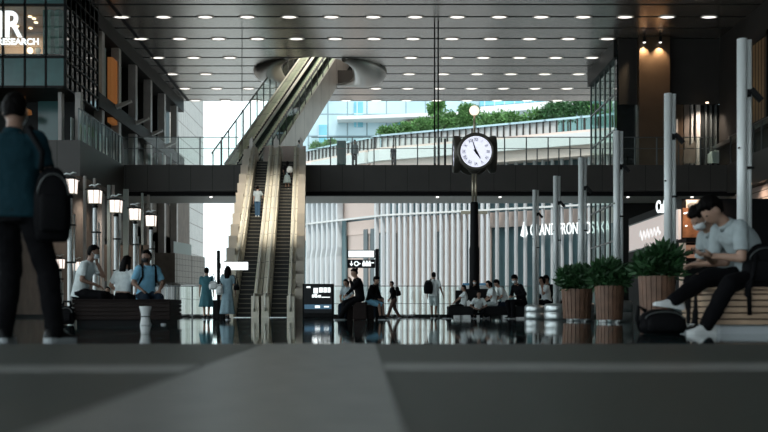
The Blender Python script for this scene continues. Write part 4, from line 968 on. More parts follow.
# glass tower behind
t = thing('glass_tower', 'pale blue glass tower behind the roof terrace', 'building', (10, 175, 0))
a = MB(); a.box(WX(300, 175), WX(660, 175), 175, 200, 0, 60); a.build('facade', M['tower'], t)
for i, (a0, a1, y0, y1) in enumerate(((354, 363, 102, 127), (318, 327, 125, 150), (398, 407, 116, 126))):
    a = MB(); a.box(WX(a0, 174.9), WX(a1, 174.9), 174.6, 175, WZ(y1, 174.9), WZ(y0, 174.9)); a.build('blue_bay', M['towerblue'], t)
def band(px0, py0, px1, py1, th, dd=168):
    A = Vector((WX(px0, dd + 4), dd + 4, WZ(py0, dd + 4))); B_ = Vector((WX(px1, dd), dd, WZ(py1, dd)))
    m_ = MB(); m_.prism([A, B_, B_ + Vector((0, 0, th)), A + Vector((0, 0, th))], (0, 7, 0)); return m_
band(337, 119.5, 480, 114.5, .55).build('ledge', M['whitebld'], t); band(480, 113.5, 640, 101, 1.1).build('ledge', M['whitebld'], t)
band(405, 127, 470, 118, 1.0).build('brown_window_band', M['brownpanel'], t)
band(480, 106, 640, 94, 1.0, 170).build('ledge', M['towerblue'], t)
# pale tower at the far left of the opening
t = thing('pale_tower', 'pale gridded tower at the left edge of the opening', 'building', (WX(196, 130), 135, 0))
a = MB(); a.box(-45, WX(203.5, 150), 130, 150, 0, 45); a.build('wall', M['paletower'], t)
# ================================================================ PEOPLE
def remesh(mb, vox, smooth=3, disp=0.0, dscale=.12):
    me = bpy.data.meshes.new('tmp'); bmesh.ops.recalc_face_normals(mb.bm, faces=mb.bm.faces[:]); mb.bm.to_mesh(me); mb.bm.free()
    o = bpy.data.objects.new('tmp', me); COL.objects.link(o)
    r = o.modifiers.new('r', 'REMESH'); r.mode = 'VOXEL'; r.voxel_size = vox; r.use_smooth_shade = True
    s_ = o.modifiers.new('s', 'SMOOTH'); s_.iterations = smooth; s_.factor = .5
    me2 = eval_mesh(o); bpy.data.objects.remove(o); bpy.data.meshes.remove(me)
    out = MB(); out.bm.from_mesh(me2); bpy.data.meshes.remove(me2)
    if disp:
        out.bm.normal_update()
        for v in out.bm.verts:
            k = mnoise.noise(v.co / dscale) + .5 * mnoise.noise(v.co / dscale * 2.3)
            v.co += v.normal * disp * k
    for f in out.bm.faces: f.smooth = True; f.material_index = 0
    return out

def ik(a, t, l1, l2, pole):
    a, t, pole = Vector(a), Vector(t), Vector(pole); d = t - a; L = d.length
    if L > (l1 + l2) * .998: t = a + d.normalized() * (l1 + l2) * .998; d = t - a; L = d.length
    n = d.normalized(); p = (pole - n * pole.dot(n)).normalized()
    x = (l1 * l1 - l2 * l2 + L * L) / (2 * L); h = math.sqrt(max(0, l1 * l1 - x * x))
    return a + n * x + p * h, t

def ring(c, xa, ya, rx, ry, n=20, pw=2.3):
    out = []
    for i in range(n):
        a = 2 * PI * i / n; c_, s_ = math.cos(a), math.sin(a)
        out.append(c + xa * rx * math.copysign(abs(c_) ** (2 / pw), c_) + ya * ry * math.copysign(abs(s_) ** (2 / pw), s_))
    return out

def hand(mb, wrist, d, palm_n, side, curl=.5, sc=1.0):
    """palm plus five bent fingers, thumb from the palm's side; d along the hand, palm_n out of the palm"""
    d = Vector(d).normalized(); palm_n = Vector(palm_n); palm_n = (palm_n - d * palm_n.dot(d)).normalized(); x = d.cross(palm_n).normalized() * side
    w = Vector(wrist)
    mb.loft([ring(w + d * l * sc, x, palm_n, rx * sc, ry * sc, 10) for l, rx, ry in ((-.035, .026, .02), (0, .027, .019), (.03, .036, .018), (.065, .042, .016), (.09, .040, .013))])
    for k, (off, ln) in enumerate(((-.031, .072), (-.010, .082), (.011, .076), (.030, .060))):
        p = w + d * .08 * sc + x * off * sc; dd = d; pts = [p]
        for j, fr in enumerate((.45, .32, .25)):
            dd = (dd + palm_n * curl * (.45 + .3 * j)).normalized(); pts.append(pts[-1] + dd * ln * fr * sc)
        mb.path(pts, [.0095 * sc, .0088 * sc, .008 * sc, .006 * sc], 7)
    p = w + d * .025 * sc - x * .034 * sc; dd = (d * .7 - x * .75 + palm_n * .25).normalized(); pts = [p - dd * .01 * sc, p + dd * .03 * sc]
    dd = (dd + d * .6 + palm_n * curl * .5).normalized(); pts.append(pts[-1] + dd * .028 * sc); pts.append(pts[-1] + dd * .02 * sc)
    mb.path(pts, [.012 * sc, .0115 * sc, .010 * sc, .007 * sc], 7)

X3, Y3, Z3 = Vector((1, 0, 0)), Vector((0, 1, 0)), Vector((0, 0, 1))
def shell(mb, c, fr, rx, ry, rz, keep, inner=.72, nu=28, nv=20):
    """closed cap around a head: where keep(x right, y back, z up in unit coords) is false the surface sinks inside the head"""
    r, b, u = fr; rings_ = []
    for j in range(nv + 1):
        th = max(.05, min(PI - .05, PI * j / nv)); row = []
        for i in range(nu):
            ph = 2 * PI * i / nu; x, y, z = math.sin(th) * math.cos(ph), math.sin(th) * math.sin(ph), -math.cos(th)
            k = 1.0 if keep(x, y, z) else inner
            row.append(c + r * rx * x * k + b * ry * y * k + u * rz * z * k)
        rings_.append(row)
    return mb.loft(rings_)

def human(label, x, y, rz, pose, fit, s=1.0, z=0.0, vox=.016, detail=False, group=None):
    """body faces its own -Y before turning by rz degrees"""
    P = dict(seat=None, lean=3, curve=0, side=0, hp=0, hy=0, feet=((.10, 0, .085), (-.10, 0, .085)), fyaw=(8, -8), fpitch=(0, 0), knee=((.1, -1, .2), (-.1, -1, .2)),
             hands=((.24, -.06, .80), (-.24, -.06, .80)), elbow=((.4, .9, -.2), (-.4, .9, -.2)), pz=None, curl=.5)
    P.update(pose)
    t = thing('person', label, 'person', (x, y, z), math.radians(rz), group); t.scale = (s, s, s)
    seat = P['seat']; pz = P['pz'] if P['pz'] is not None else (seat + .105 if seat is not None else .925)
    pel = Vector((0, 0, pz))
    def tdir(deg):
        a = math.radians(deg); b = math.radians(P['side']); return Vector((math.sin(b), -math.sin(a), math.cos(a) * math.cos(b))).normalized()
    t1, t2, t3 = tdir(P['lean']), tdir(P['lean'] + P['curve'] * .6), tdir(P['lean'] + P['curve'])
    waist = pel + t1 * .13; chest = waist + t2 * .19; neck = chest + t3 * .23
    def fwd(tt): return Vector((0, -tt.z, tt.y)).normalized()
    sh = [neck - t3 * .055 + X3 * .172 * k for k in (1, -1)]
    hip = [pel + X3 * .088 * k - Z3 * .01 for k in (1, -1)]
    kn, an = zip(*[ik(hip[i], P['feet'][i], .425, .405, P['knee'][i]) for i in (0, 1)])
    el, wr = zip(*[ik(sh[i], P['hands'][i], .285, .245, P['elbow'][i]) for i in (0, 1)])
    # head frame
    hd = Matrix.Rotation(math.radians(P['hy']), 3, 'Z')
    ha = math.radians(P['lean'] * .5 + P['curve'] * .5 + P['hp']); hu = (hd @ Vector((0, -math.sin(ha), math.cos(ha)))).normalized(); hf = (hd @ Vector((0, -math.cos(ha), -math.sin(ha)))).normalized(); hr_ = hf.cross(hu).normalized()
    nb = neck + t3 * .01; hc_ = nb + t3 * .05 + hu * .115 + hf * .022
    fr = (hr_, -hf, hu)
    # ---- body
    b = MB()
    def torso(g, lo=-.13):
        fw = [fwd(q) for q in (t1, t1, t1, t2, t2, t3, t3, t3)]
        C = [pel - t1 * .10, pel - t1 * .02, waist - t1 * .01, waist + t2 * .09, chest + t2 * .02, chest + t3 * .11, neck - t3 * .045, neck + t3 * .0]
        RX = [.115, .165, .150, .150, .168, .178, .125, .062]; RY = [.085, .112, .102, .108, .116, .108, .078, .058]
        return [ring(c, X3, f_, rx + g, ry + g) for c, f_, rx, ry in zip(C, fw, RX, RY)]
    b.loft(torso(0))
    b.capsule(neck - t3 * .03, .060, hc_ - hu * .05, .052)
    b.ell(hc_, .076, .096, .112, fr); b.ell(hc_ - hu * .055 + hf * .018, .058, .070, .062, fr)
    b.loft([ring(hc_ + hf * l - hu * h, hr_, hu, w, w, 8, 2) for l, h, w in ((.07, .0, .012), (.108, .028, .015), (.085, .042, .018))])  # nose
    b.ell(hc_ + hf * .083 - hu * .062, .022, .012, .010, fr, 10, 6)   # lips
    b.ell(hc_ + hf * .078 + hu * .022, .05, .018, .010, fr, 10, 6)    # brow
    for k in (1, -1): b.ell(hc_ + hr_ * .078 * k - hu * .012 - hf * .008, .010, .020, .032, fr, 10, 8)
    for i in (0, 1):
        b.capsule(sh[i], .056, el[i], .040); b.capsule(el[i], .041, wr[i], .027)
        b.capsule(hip[i], .088, kn[i], .056); m_ = kn[i].lerp(an[i], .3) ; b.capsule(kn[i], .054, an[i], .038)
        back = (kn[i] - (hip[i] + an[i]) / 2); back = -back.normalized() if back.length > .02 else Y3
        b.ell(m_ + back * .006, .048, .048, .10, None)
    body = remesh(b, vox, 2)
    for i in (0, 1):
        d = (wr[i] - el[i]).normalized(); hdv = P.get('handdir', (None, None))[i]; d2 = Vector(hdv).normalized() if hdv else d
        pn = P.get('palm', ((-1, 0, 0), (1, 0, 0)))[i]; hand(body, wr[i], d2, pn, 1 if i == 0 else -1, P['curl'])
    bo = body.build('body', M[fit.get('skin', 'skin')], t, world=False)
    # ---- face and hair
    e = MB()
    for k in (1, -1): e.ell(hc_ + hf * .083 + hr_ * .030 * k + hu * .004, .013, .009, .007, fr, 10, 6)
    e.build('eyes', M['eye'], t, world=False)
    h = MB(); st = fit.get('hair', 'short')
    def keep(x_, y_, z_): return (z_ > .30 - .55 * max(0, y_) - .30 * (y_ < -.0) * 0 and not (y_ < -.35 and z_ < .50)) or (y_ > .15 and z_ > -.62 - .3 * y_)
    shell(h, hc_ + hu * .014 - hf * .008, fr, .087, .106, .120, keep)
    if st == 'bun': h.ell(hc_ + hu * .07 - hf * .11, .04, .04, .04, fr)
    if st in ('long', 'bob', 'pony'):
        L = {'long': .50, 'bob': .16, 'pony': .30}[st]; w = {'long': .095, 'bob': .09, 'pony': .04}[st]
        bk = -hf; rr = []
        for j in range(7):
            q = j / 6; c = hc_ + bk * (.055 + .05 * min(1, q * 3)) + hu * (.06 - .06 * q) - Z3 * (L * q); c += bk * .02 * math.sin(q * PI)
            rr.append(ring(c, hr_, bk, w * (1 - .35 * q * q) * (.8 + .2 * min(1, 3 * q)), .045 * (1 - .4 * q), 14))
        h.loft(rr)
        if st != 'pony':
            for k in (1, -1): h.capsule(hc_ + hr_ * .078 * k + hu * .03 + bk * .01, .03, hc_ + hr_ * .085 * k - Z3 * (.10 + .25 * (st == 'long')) + bk * .03, .022)
    if st == 'thick':
        shell(h, hc_ + hu * .028 - hf * .004, fr, .098, .118, .122, lambda x_, y_, z_: z_ > .15 - .6 * max(0, y_) and not (y_ < -.55 and z_ < .42))
    hm = remesh(h, max(.010, vox * .7), 1, .006, .03); hm.build('hair', M['hair'], t, world=False)
    if fit.get('mask'):
        m_ = MB(); shell(m_, hc_ - hu * .042 + hf * .022, fr, .073, .088, .062, lambda x_, y_, z_: y_ < -.12 and abs(z_) < .93, .6); mk = m_.build('face_mask', M[fit['mask']], t, world=False)
        sm = MB()
        for k in (1, -1): sm.tube(hc_ - hu * .035 + hf * .035 + hr_ * .074 * k, hc_ + hr_ * .086 * k - hf * .015, .004, n=5)
        sm.build('ear_loop', M[fit['mask']], mk, world=False)
    # ---- clothes
    if fit.get('top'):
        c = MB(); R_ = torso(.014)
        if fit.get('untucked', True): R_[0] = [p - t1 * .02 for p in ring(pel - t1 * .05, X3, fwd(t1), .182, .128)] ; R_[1] = ring(pel + t1 * .02, X3, fwd(t1), .180, .127); R_ = R_[:7]
        else: R_ = R_[2:7]
        R_.append(ring(neck - t3 * .012, X3, fwd(t3), .076, .070)); c.loft(R_)
        sl = fit.get('sleeve', 'short')
        for i in (0, 1):
            c.ell(sh[i] - X3 * .01 * (1 if i == 0 else -1), .072, .072, .07)
            if sl == 'short': q = sh[i].lerp(el[i], .78); c.loft([ring(p, *(lambda d_: (d_.orthogonal().normalized(), d_.cross(d_.orthogonal()).normalized()))((el[i] - sh[i]).normalized()), r_, r_, 14, 2) for p, r_ in ((sh[i], .068), (sh[i].lerp(el[i], .4), .066), (q, .064))])
            elif sl == 'long':
                c.capsule(sh[i], .068, el[i], .054); c.capsule(el[i], .054, wr[i].lerp(el[i], .06), .040)
        cm_ = remesh(c, vox, 2, .008, .09); to = cm_.build('shirt' if fit.get('topname') is None else fit['topname'], M[fit['top']], t, world=False)
        col_ = MB(); col_.loft([ring(neck + t3 * z_, X3, fwd(t3), r_, r_ * .95, 16, 2) for z_, r_ in ((-.03, .085), (.012, .070), (.022, .064), (-.02, .076))]); col_.build('collar', M[fit['top']], to, world=False)
    lower = fit.get('lower', 'trousers')
    if lower in ('trousers', 'shorts'):
        c = MB(); c.loft([ring(pel - t1 * .10, X3, fwd(t1), .14, .105), ring(pel - t1 * .02, X3, fwd(t1), .176, .122), ring(waist - t1 * .03, X3, fwd(t1), .160, .112)])
        for i in (0, 1):
            if lower == 'trousers': c.capsule(hip[i], .102, kn[i], .080); c.capsule(kn[i], .080, an[i] + (an[i] - kn[i]).normalized() * .015 - Z3 * 0, .066)
            else: c.capsule(hip[i], .103, hip[i].lerp(kn[i], .86), .086)
        cm_ = remesh(c, vox, 2, .009, .10); cm_.build(lower, M[fit['low']], t, world=False)
    if lower in ('skirt', 'dress'):
        L = fit.get('length', .5); c = MB(); rr = []; kc = (kn[0] + kn[1]) / 2
        seated = seat is not None
        for j in range(9):
            q = j / 8
            if seated: ctr = pel.lerp(kc, q) if q < 1 else kc; ax = Z3; rx, ry = .175 - .02 * q, .115 - .03 * q
            else: ctr = pel + Z3 * (.10 - (L + .1) * q) + (kc - pel) * 0; ax = Y3; rx, ry = .145 + .10 * q ** .8 + .0, .115 + .10 * q
            rg = []
            for i in range(40):
                a = 2 * PI * i / 40; f_ = 1 + (.09 * q * math.sin(a * 7 + 1) if not seated else 0)
                rg.append(ctr + X3 * rx * f_ * math.cos(a) + ax * ry * f_ * math.sin(a))
            rr.append(rg)
        c.loft(rr); c.build('skirt' if lower == 'skirt' else 'dress_skirt', M[fit['low']], t, world=False)
    # ---- shoes
    for i in (0, 1):
        yw = math.radians(P['fyaw'][i]); pt = math.radians(P['fpitch'][i]); f_ = Vector((math.sin(yw) * math.cos(pt), -math.cos(yw) * math.cos(pt), math.sin(pt))); sd = Vector((math.cos(yw), math.sin(yw), 0)); u_ = sd.cross(f_); u_ = u_ if u_.z > 0 else -u_
        A = an[i]; c = MB(); rr = []
        for l, w, hh in ((-.085, .018, .055), (-.07, .034, .085), (-.03, .040, .098), (.02, .041, .098), (.07, .044, .078), (.11, .047, .058), (.155, .043, .046), (.185, .028, .036), (.197, .010, .024)):
            base = A + f_ * l - u_ * .085; rg = []
            for k in range(14):
                a = PI * k / 13; rg.append(base + sd * w * math.cos(a) + u_ * (.02 + (hh - .02) * max(0.0, math.sin(a)) ** .8))
            rr.append(rg)
        c.loft(rr); c.capsule(A - u_ * .01, .046, A + (kn[i] - A).normalized() * .03, .046)
        so = c.build('shoe', M[fit.get('shoe', 'shoeb')], t, world=False)
        c = MB(); out = []
        for l, w in ((-.088, .018), (-.072, .037), (-.03, .043), (.02, .043), (.07, .047), (.11, .050), (.155, .046), (.187, .030), (.201, .010)): out.append((l, w))
        c.loft([[A + f_ * l + sd * k * w - u_ * (.085 if g == 0 else .058) for k, g in ((-1, 0), (1, 0), (1, 1), (-1, 1))] for l, w in out], smooth=False)
        c.build('sole', M[fit.get('sole', 'sole')], so, world=False)
        if detail:
            c = MB()
            for k in range(4): c.tube(A + f_ * (.035 + .022 * k) + sd * .028 + u_ * (.012 - .016 * k), A + f_ * (.045 + .022 * k) - sd * .028 + u_ * (.012 - .016 * k), .005, n=6)
            c.build('laces', M['shoew'], so, world=False)
    bpy.context.view_layer.update()
    J = dict(pel=pel, waist=waist, chest=chest, neck=neck, sh=sh, el=el, wr=wr, kn=kn, an=an, hc=hc_, t2=t2, t3=t3, fw=fwd(t2), root=t)
    return J

def w_of(J, p):
    r = J['root']; return Matrix.Translation(r.location) @ r.rotation_euler.to_matrix().to_4x4() @ Matrix.Diagonal((*r.scale, 1)) @ Vector(p)
def backpack(J, label, m='blackbag', size=(.30, .17, .44), group=None, name='backpack'):
    """worn on the back; a thing of its own"""
    r = J['root']; t = thing(name, label, 'bag', r.location, r.rotation_euler[2], group); t.scale = r.scale
    c = J['chest'] - J['fw'] * (.135 + size[1] / 2) + J['t2'] * .02; b = MB(); fr = (X3, -J['fw'], J['t2'])
    b.loft([ring(c + J['t2'] * z_, X3, J['fw'], size[0] / 2 * k, size[1] / 2 * k, 18, 4) for z_, k in ((-size[2] / 2, .80), (-size[2] / 2 + .03, .97), (-.05, 1.02), (size[2] / 2 - .10, .95), (size[2] / 2 - .02, .75), (size[2] / 2, .5))]); b.build('pack_body', M[m], t, world=False)
    p = MB(); q = c - J['fw'] * (size[1] / 2 + .005) - J['t2'] * .08; p.loft([ring(q + J['t2'] * z_, X3, J['fw'], size[0] * .36 * k, .035 * k, 14, 4) for z_, k in ((-.11, .8), (-.08, 1), (.07, 1), (.1, .8))]); p.build('front_pocket', M[m], t, world=False)
    for k in (0, 1):
        s_ = MB(); sh = J['sh'][k]; sx = X3 * (-.05 if k == 0 else .05)
        s_.path([c + X3 * (.09 if k == 0 else -.09) + J['fw'] * size[1] / 2 + J['t2'] * .16, sh + sx + J['t3'] * .075 - J['fw'] * .03, sh + sx + J['t3'] * .05 + J['fw'] * .08, sh + sx - J['t3'] * .12 + J['fw'] * .135, J['waist'] + X3 * (.165 if k == 0 else -.165) + J['fw'] * .03 + J['t2'] * .06, c + X3 * (.12 if k == 0 else -.12) + J['fw'] * size[1] / 2 - J['t2'] * .16], .018, 6); s_.build('strap', M['strap'], t, world=False)
    return t

stand = dict(feet=((.10, -.02, .085), (-.10, .03, .085)))
def sit(seat, fy=-.46, fx=.11, **k):
    d = dict(seat=seat, feet=((fx, fy, .085), (-fx, fy, .085)), hands=((.13, -.36, seat + .19), (-.13, -.36, seat + .19)), elbow=((.7, .5, -.3), (-.7, .5, -.3)), lean=6, curve=14, palm=((0, 0, -1), (0, 0, -1)))
    d.update(k); return d

# --- the man standing close at the left, seen from behind
d = 7.25; vx = .011
J = human('man standing close at the left edge in deep teal shirt, back turned', WX(18, d), d, 172, dict(side=8, feet=((.09, .02, .085), (-.25, -.03, .085)), pz=.90, fyaw=(14, -16), lean=4, curve=8, hp=10, hy=12,
      hands=((.27, -.22, .98), (-.27, -.05, .86)), elbow=((.5, .9, -.2), (-.5, .9, -.2))), dict(top='tealshirt', low='blackcloth', shoe='shoeb', skin='skintan', mask='maskw'), 1.0, vox=vx, detail=True)
# his black shoulder bag hangs at his right side
def bag_at(label, name, c, fr, size, m, strap_pts, cat='bag', rz=0):
    c = Vector(c); t = thing(name, label, cat, c); r, f_, u_ = fr
    b = MB(); b.loft([ring(c + u_ * z_ * size[2], r, f_, size[0] / 2 * k, size[1] / 2 * k, 20, 3.2) for z_, k in ((-.5, .72), (-.46, .9), (-.2, 1.03), (.10, .98), (.34, .78), (.46, .52), (.5, .34))]); b.build('bag_body', M[m], t)
    p = MB(); q = c - f_ * size[1] * .5 - u_ * size[2] * .12; p.loft([ring(q + u_ * z_ * size[2], r, f_, size[0] * .36 * k, .04 * k, 16, 4) for z_, k in ((-.26, .8), (-.22, 1), (.18, 1), (.24, .8))]); p.build('front_pocket', M[m], t)
    z_ = MB(); z_.path([c + r * size[0] * .40 * math.cos(a) + u_ * size[2] * (.12 + .28 * math.sin(a)) - f_ * size[1] * .42 for a in [PI * k / 12 for k in range(13)]], .006, 5); z_.build('zip', M['rail'], t)
    for sp in strap_pts:
        s_ = MB(); s_.path(sp, .02, 6); s_.build('strap', M['strap'], t)
    return t
shp = w_of(J, J['sh'][1]); c = Vector((WX(53, d), d - .02, WZ(205, d)))
bag_at('black bag hanging from the shoulder of the teal shirted man', 'shoulder_bag', c, (Vector((.92, .38, 0)), Vector((-.38, .92, 0)), Z3), (.25, .20, .50), 'blackbag',
       [[c + Vector((-.05, -.08, .22)), c.lerp(shp, .55) + Vector((.02, -.10, .1)), shp + Vector((-.04, -.07, .06)), shp + Vector((-.05, .0, .085)), shp + Vector((-.04, .08, .04)), c + Vector((-.05, .10, .22))]])
e = MB(); q = Vector((WX(44.5, d), d - .17, WZ(173, d)))

# --- the two men on the right bench
d = 10.26; SB = .435
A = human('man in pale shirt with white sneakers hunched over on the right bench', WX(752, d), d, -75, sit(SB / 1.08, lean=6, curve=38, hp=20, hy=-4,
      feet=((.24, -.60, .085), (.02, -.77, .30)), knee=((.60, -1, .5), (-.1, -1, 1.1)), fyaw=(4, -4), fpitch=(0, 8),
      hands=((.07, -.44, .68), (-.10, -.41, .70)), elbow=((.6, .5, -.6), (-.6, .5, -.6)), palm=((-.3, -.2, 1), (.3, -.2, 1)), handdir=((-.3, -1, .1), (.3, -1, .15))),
      dict(top='shadeshirt', low='blackcloth', shoe='shoew', sole='shoew', hair='thick'), 1.08, vox=vx, detail=True)
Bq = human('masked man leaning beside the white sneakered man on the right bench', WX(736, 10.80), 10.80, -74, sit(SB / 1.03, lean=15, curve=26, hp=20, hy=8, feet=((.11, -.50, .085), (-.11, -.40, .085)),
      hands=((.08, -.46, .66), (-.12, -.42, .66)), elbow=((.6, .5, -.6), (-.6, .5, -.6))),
      dict(top='shadeshirt', low='blackcloth', shoe='shoeb', mask='maskw', hair='thick'), 1.03, vox=vx, detail=True)
c = w_of(A, (-.0, 0, 0)); ph = MB(); q = w_of(A, (-.02, -.55, .73)); ph.box(q.x - .08, q.x + .06, q.y - .035, q.y + .035, q.z - .004, q.z + .005, .003); tag(ph.build('phone', M['black']), 'dark phone held in the hands of the hunched man with white sneakers', 'phone')
c = Vector((WX(766, 10.03), 10.03, SB + .206)); bag_at('black backpack standing on the right bench beside the hunched man with white sneakers', 'backpack', c, (X3, Y3, Z3), (.44, .16, .41), 'blackbag',
    [[c + Vector((-.15, -.10, -.05)), c + Vector((-.20, -.16, -.20)), Vector((c.x - .21, 9.885, SB - .02)), Vector((c.x - .205, 9.89, SB - .12)), Vector((c.x - .20, 9.89, SB - .26))], [c + Vector((-.12, -.1, .1)), c + Vector((-.18, -.15, -.12)), Vector((c.x - .22, 9.90, SB + .015)), Vector((c.x - .235, 9.885, SB - .07)), Vector((c.x - .19, 9.885, SB - .10))]])
c = Vector((WX(663, 9.9), 9.95, .115)); bag_at('black flat bag on the floor under the raised white sneaker', 'floor_bag', c, (X3, Y3, Z3), (.44, .26, .23), 'blackbag', [[c + Vector((-.15, 0, .1)), c + Vector((-.22, -.02, .14)), c + Vector((-.24, -.04, .02)), c + Vector((-.2, -.03, -.08))]])

# --- three on the left bench
d = 17.9; SL_ = .42
human('man in pale shirt and mask on left bench, hand to chin', WX(80, d), d, 84, sit(SL_, lean=8, curve=14, hp=6, hy=14, hands=((.06, -.27, 1.04), (-.16, -.34, .66)), elbow=((.4, -.3, -1), (-.7, .5, -.5)), feet=((.1, -.48, .085), (-.1, -.42, .085)), palm=((0, 1, 0), (0, 0, -1)), handdir=((-.1, .1, 1), None)),
      dict(top='whiteshirt', low='blackcloth', mask='maskw', skin='skintan'), 1.0, vox=.014)
human('long haired woman in white blouse sitting on left bench, back turned', WX(121, d), d + .1, 158, sit(SL_, lean=4, curve=8, hp=4, hy=-15, hands=((.20, -.2, .62), (-.2, -.2, .62))), dict(top='whiteshirt', low='blackcloth', hair='long', untucked=False), .86, vox=.014)
Jb = human('man in light blue shirt and black mask on left bench', WX(146, d), d, 30, sit(SL_, lean=5, curve=10, hp=4, hy=-60, hands=((.16, -.3, .62), (-.16, -.3, .62))), dict(top='paleblue', low='navy', mask='maskb', skin='skintan'), .92, vox=.014)
backpack(Jb, 'dark backpack with straps worn by the light blue shirted man', size=(.26, .12, .36))
c = Vector((WX(67, 17.3), 17.3, .16)); bag_at('black bag standing on the floor at the end of the left bench', 'handbag', c, (X3, Y3, Z3), (.24, .14, .30), 'blackbag', [[c + Vector((-.07, 0, .13)), c + Vector((-.05, 0, .22)), c + Vector((.05, 0, .22)), c + Vector((.07, 0, .13))]])
for i, (px, dd) in enumerate(((105, 34.5), (111, 35.5))):
    human(('small dark seated figure far behind the left bench, left one', 'small dark seated figure far behind the left bench, right one')[i], WX(px, dd), dd, 40 - 60 * i, sit(.42), dict(top='blackcloth', low='blackcloth'), .78, vox=.022)
slat_bench('small dark bench far behind the left bench', WX(100, 35), WX(117, 35), 34.4, 35.8, .33, M['benchdark'], M['black'], 3)

# --- two women walking
d = 30.6
J = human('woman in teal dress with hair tied up, walking away by the sign', WX(206.5, d), d, 186, dict(feet=((.07, -.16, .085), (-.07, .18, .085)), pz=.90, hands=((.24, -.12, .84), (-.24, .10, .84))), dict(top='tealdress', low='tealdress', lower='dress', length=.47, hair='bun', shoe='shoeb'), .86, vox=.018)
bag_at('white tote bag on the arm of the woman in teal dress', 'tote_bag', (WX(213.5, 30.3), 30.3, .98), (X3, Y3, Z3), (.26, .09, .24), 'tote', [[Vector((WX(211, 30.3), 30.3, 1.08)), Vector((WX(213, 30.3), 30.4, 1.32)), Vector((WX(215.5, 30.3), 30.3, 1.08))]])
J = human('long haired woman in dusty blue long dress walking toward escalators', WX(227.5, d - .3), d - .3, 174, dict(feet=((.06, -.14, .085), (-.06, .18, .085)), pz=.91, hands=((.26, -.12, .86), (-.25, -.10, .84))), dict(top='paledress', low='paledress', lower='dress', length=.72, hair='long', shoe='shoeb'), .87, vox=.018)
bag_at('white paper bag held by the woman in dusty blue dress', 'paper_bag', (WX(219.5, 30.2), 30.2, .86), (X3, Y3, Z3), (.20, .08, .30), 'tote', [[Vector((WX(218, 30.2), 30.2, 1.0)), Vector((WX(220, 30.2), 30.2, 1.1)), Vector((WX(221.5, 30.2), 30.2, 1.0))]])
bag_at('small grey handbag beside the dusty blue dress', 'handbag', (WX(236.5, 30.2), 30.2, .93), (X3, Y3, Z3), (.17, .08, .18), 'blackbag', [[Vector((WX(235, 30.2), 30.2, 1.0)), Vector((WX(236, 30.2), 30.2, 1.3)), Vector((WX(238, 30.2), 30.2, 1.0))]])

# --- riders on the escalators
def rider(PP, k, label, fit, pose, s):
    P_, zz_, l0, l1, rise, run = PP; l = l0 + (k + .5) * run; p = P_(l, .05, (k + 1) * rise); return human(label, p.x, p.y, 176, pose, fit, s, z=p.z, vox=.02)
st2 = dict(feet=((.09, .0, .085), (-.09, .02, .085)), hands=((.25, -.28, 1.02), (-.24, -.05, .84)))
rider(PL, 24, 'rider in grey top and blue jeans on the left tall escalator', dict(top='greytop', low='jean', shoe='shoew'), dict(feet=((.08, 0, .085), (-.08, 0, .085)), hands=((.25, -.05, .84), (-.30, -.30, 1.05))), .94)
J = rider(PR, 33, 'rider in dark top and grey skirt on the right tall escalator', dict(top='blackcloth', low='greyskirt', lower='skirt', length=.55, hair='bob', shoe='shoeb'), st2, .90)
q = w_of(J, J['chest']) + Vector((.16, -.22, -.02)); bag_at('round white bag on the rider in dark top', 'shoulder_bag', q, (X3, Y3, Z3), (.34, .14, .36), 'tote', [[q + Vector((-.1, 0, .14)), q + Vector((-.14, .1, .3)), q + Vector((-.1, .2, .14))]])
human('person in pale shirt at the head of the right tall escalator', WX(299, 67.3), 67.3, 120, dict(feet=((.09, -.1, .085), (-.09, .1, .085))), dict(top='whiteshirt', low='whiteshirt', hair='short', sleeve='long'), 1.0, z=9.36, vox=.024)
human('person in dark clothes standing on the bridge beside the green board', WX(354.5, 67.2), 67.2, 20, stand, dict(top='greytop', low='blackcloth', sleeve='long'), .98, z=9.36, vox=.024)
human('person in pink toned clothes at the bridge railing left of clock', WX(393.5, 67.4), 67.4, -20, stand, dict(top='navy', low='beigecloth' if 'beigecloth' in M else 'brownleg'), .82, z=9.36, vox=.024)

# --- group on a dark stool before the pictogram sign
d = 30.2
t = MB(); t.box(WX(353, d), WX(367, d), d - .25, d + .35, 0, .50, .03); tag(t.build('dark_stool', M['benchdark']), 'dark brown block seat under the silhouetted pair by the sign', 'seat')
human('silhouetted person with raised elbow on the block seat by the sign', WX(360, d), d, -68, sit(.50, lean=4, curve=10, hands=((.05, -.30, 1.08), (-.12, -.36, .70)), elbow=((.3, -.3, -1), (-.7, .5, -.5)), feet=((.1, -.62, .085), (-.1, -.5, .085)), hp=14), dict(top='blackcloth', low='blackcloth', sleeve='long', hair='bun'), 1.02, vox=.02)
human('small child in grey beside the silhouetted pair by the sign', WX(349.5, d + .5), d + .5, -30, sit(.50, lean=8, curve=14, hp=12), dict(top='greytop', low='navy', hair='bob'), .83, vox=.02)
human('dark haired person in pale blue shorts behind the silhouetted person', WX(370, d + .4), d + .4, 60, sit(.50, lean=10, curve=14), dict(top='blackcloth', low='paleblue', lower='shorts', sleeve='long', hair='thick'), .88, vox=.02)
t = MB(); t.box(WX(345, d + .6), WX(353, d + .6), d + .3, d + .8, 0, .40, .02); tag(t.build('dark_stool', M['benchdark']), 'small dark block seat under the child by the sign', 'seat')
t = MB(); t.box(WX(367.3, d + .6), WX(374, d + .6), d + .22, d + .8, 0, .43, .02); tag(t.build('dark_stool', M['benchdark']), 'small dark block seat behind the silhouetted pair', 'seat')

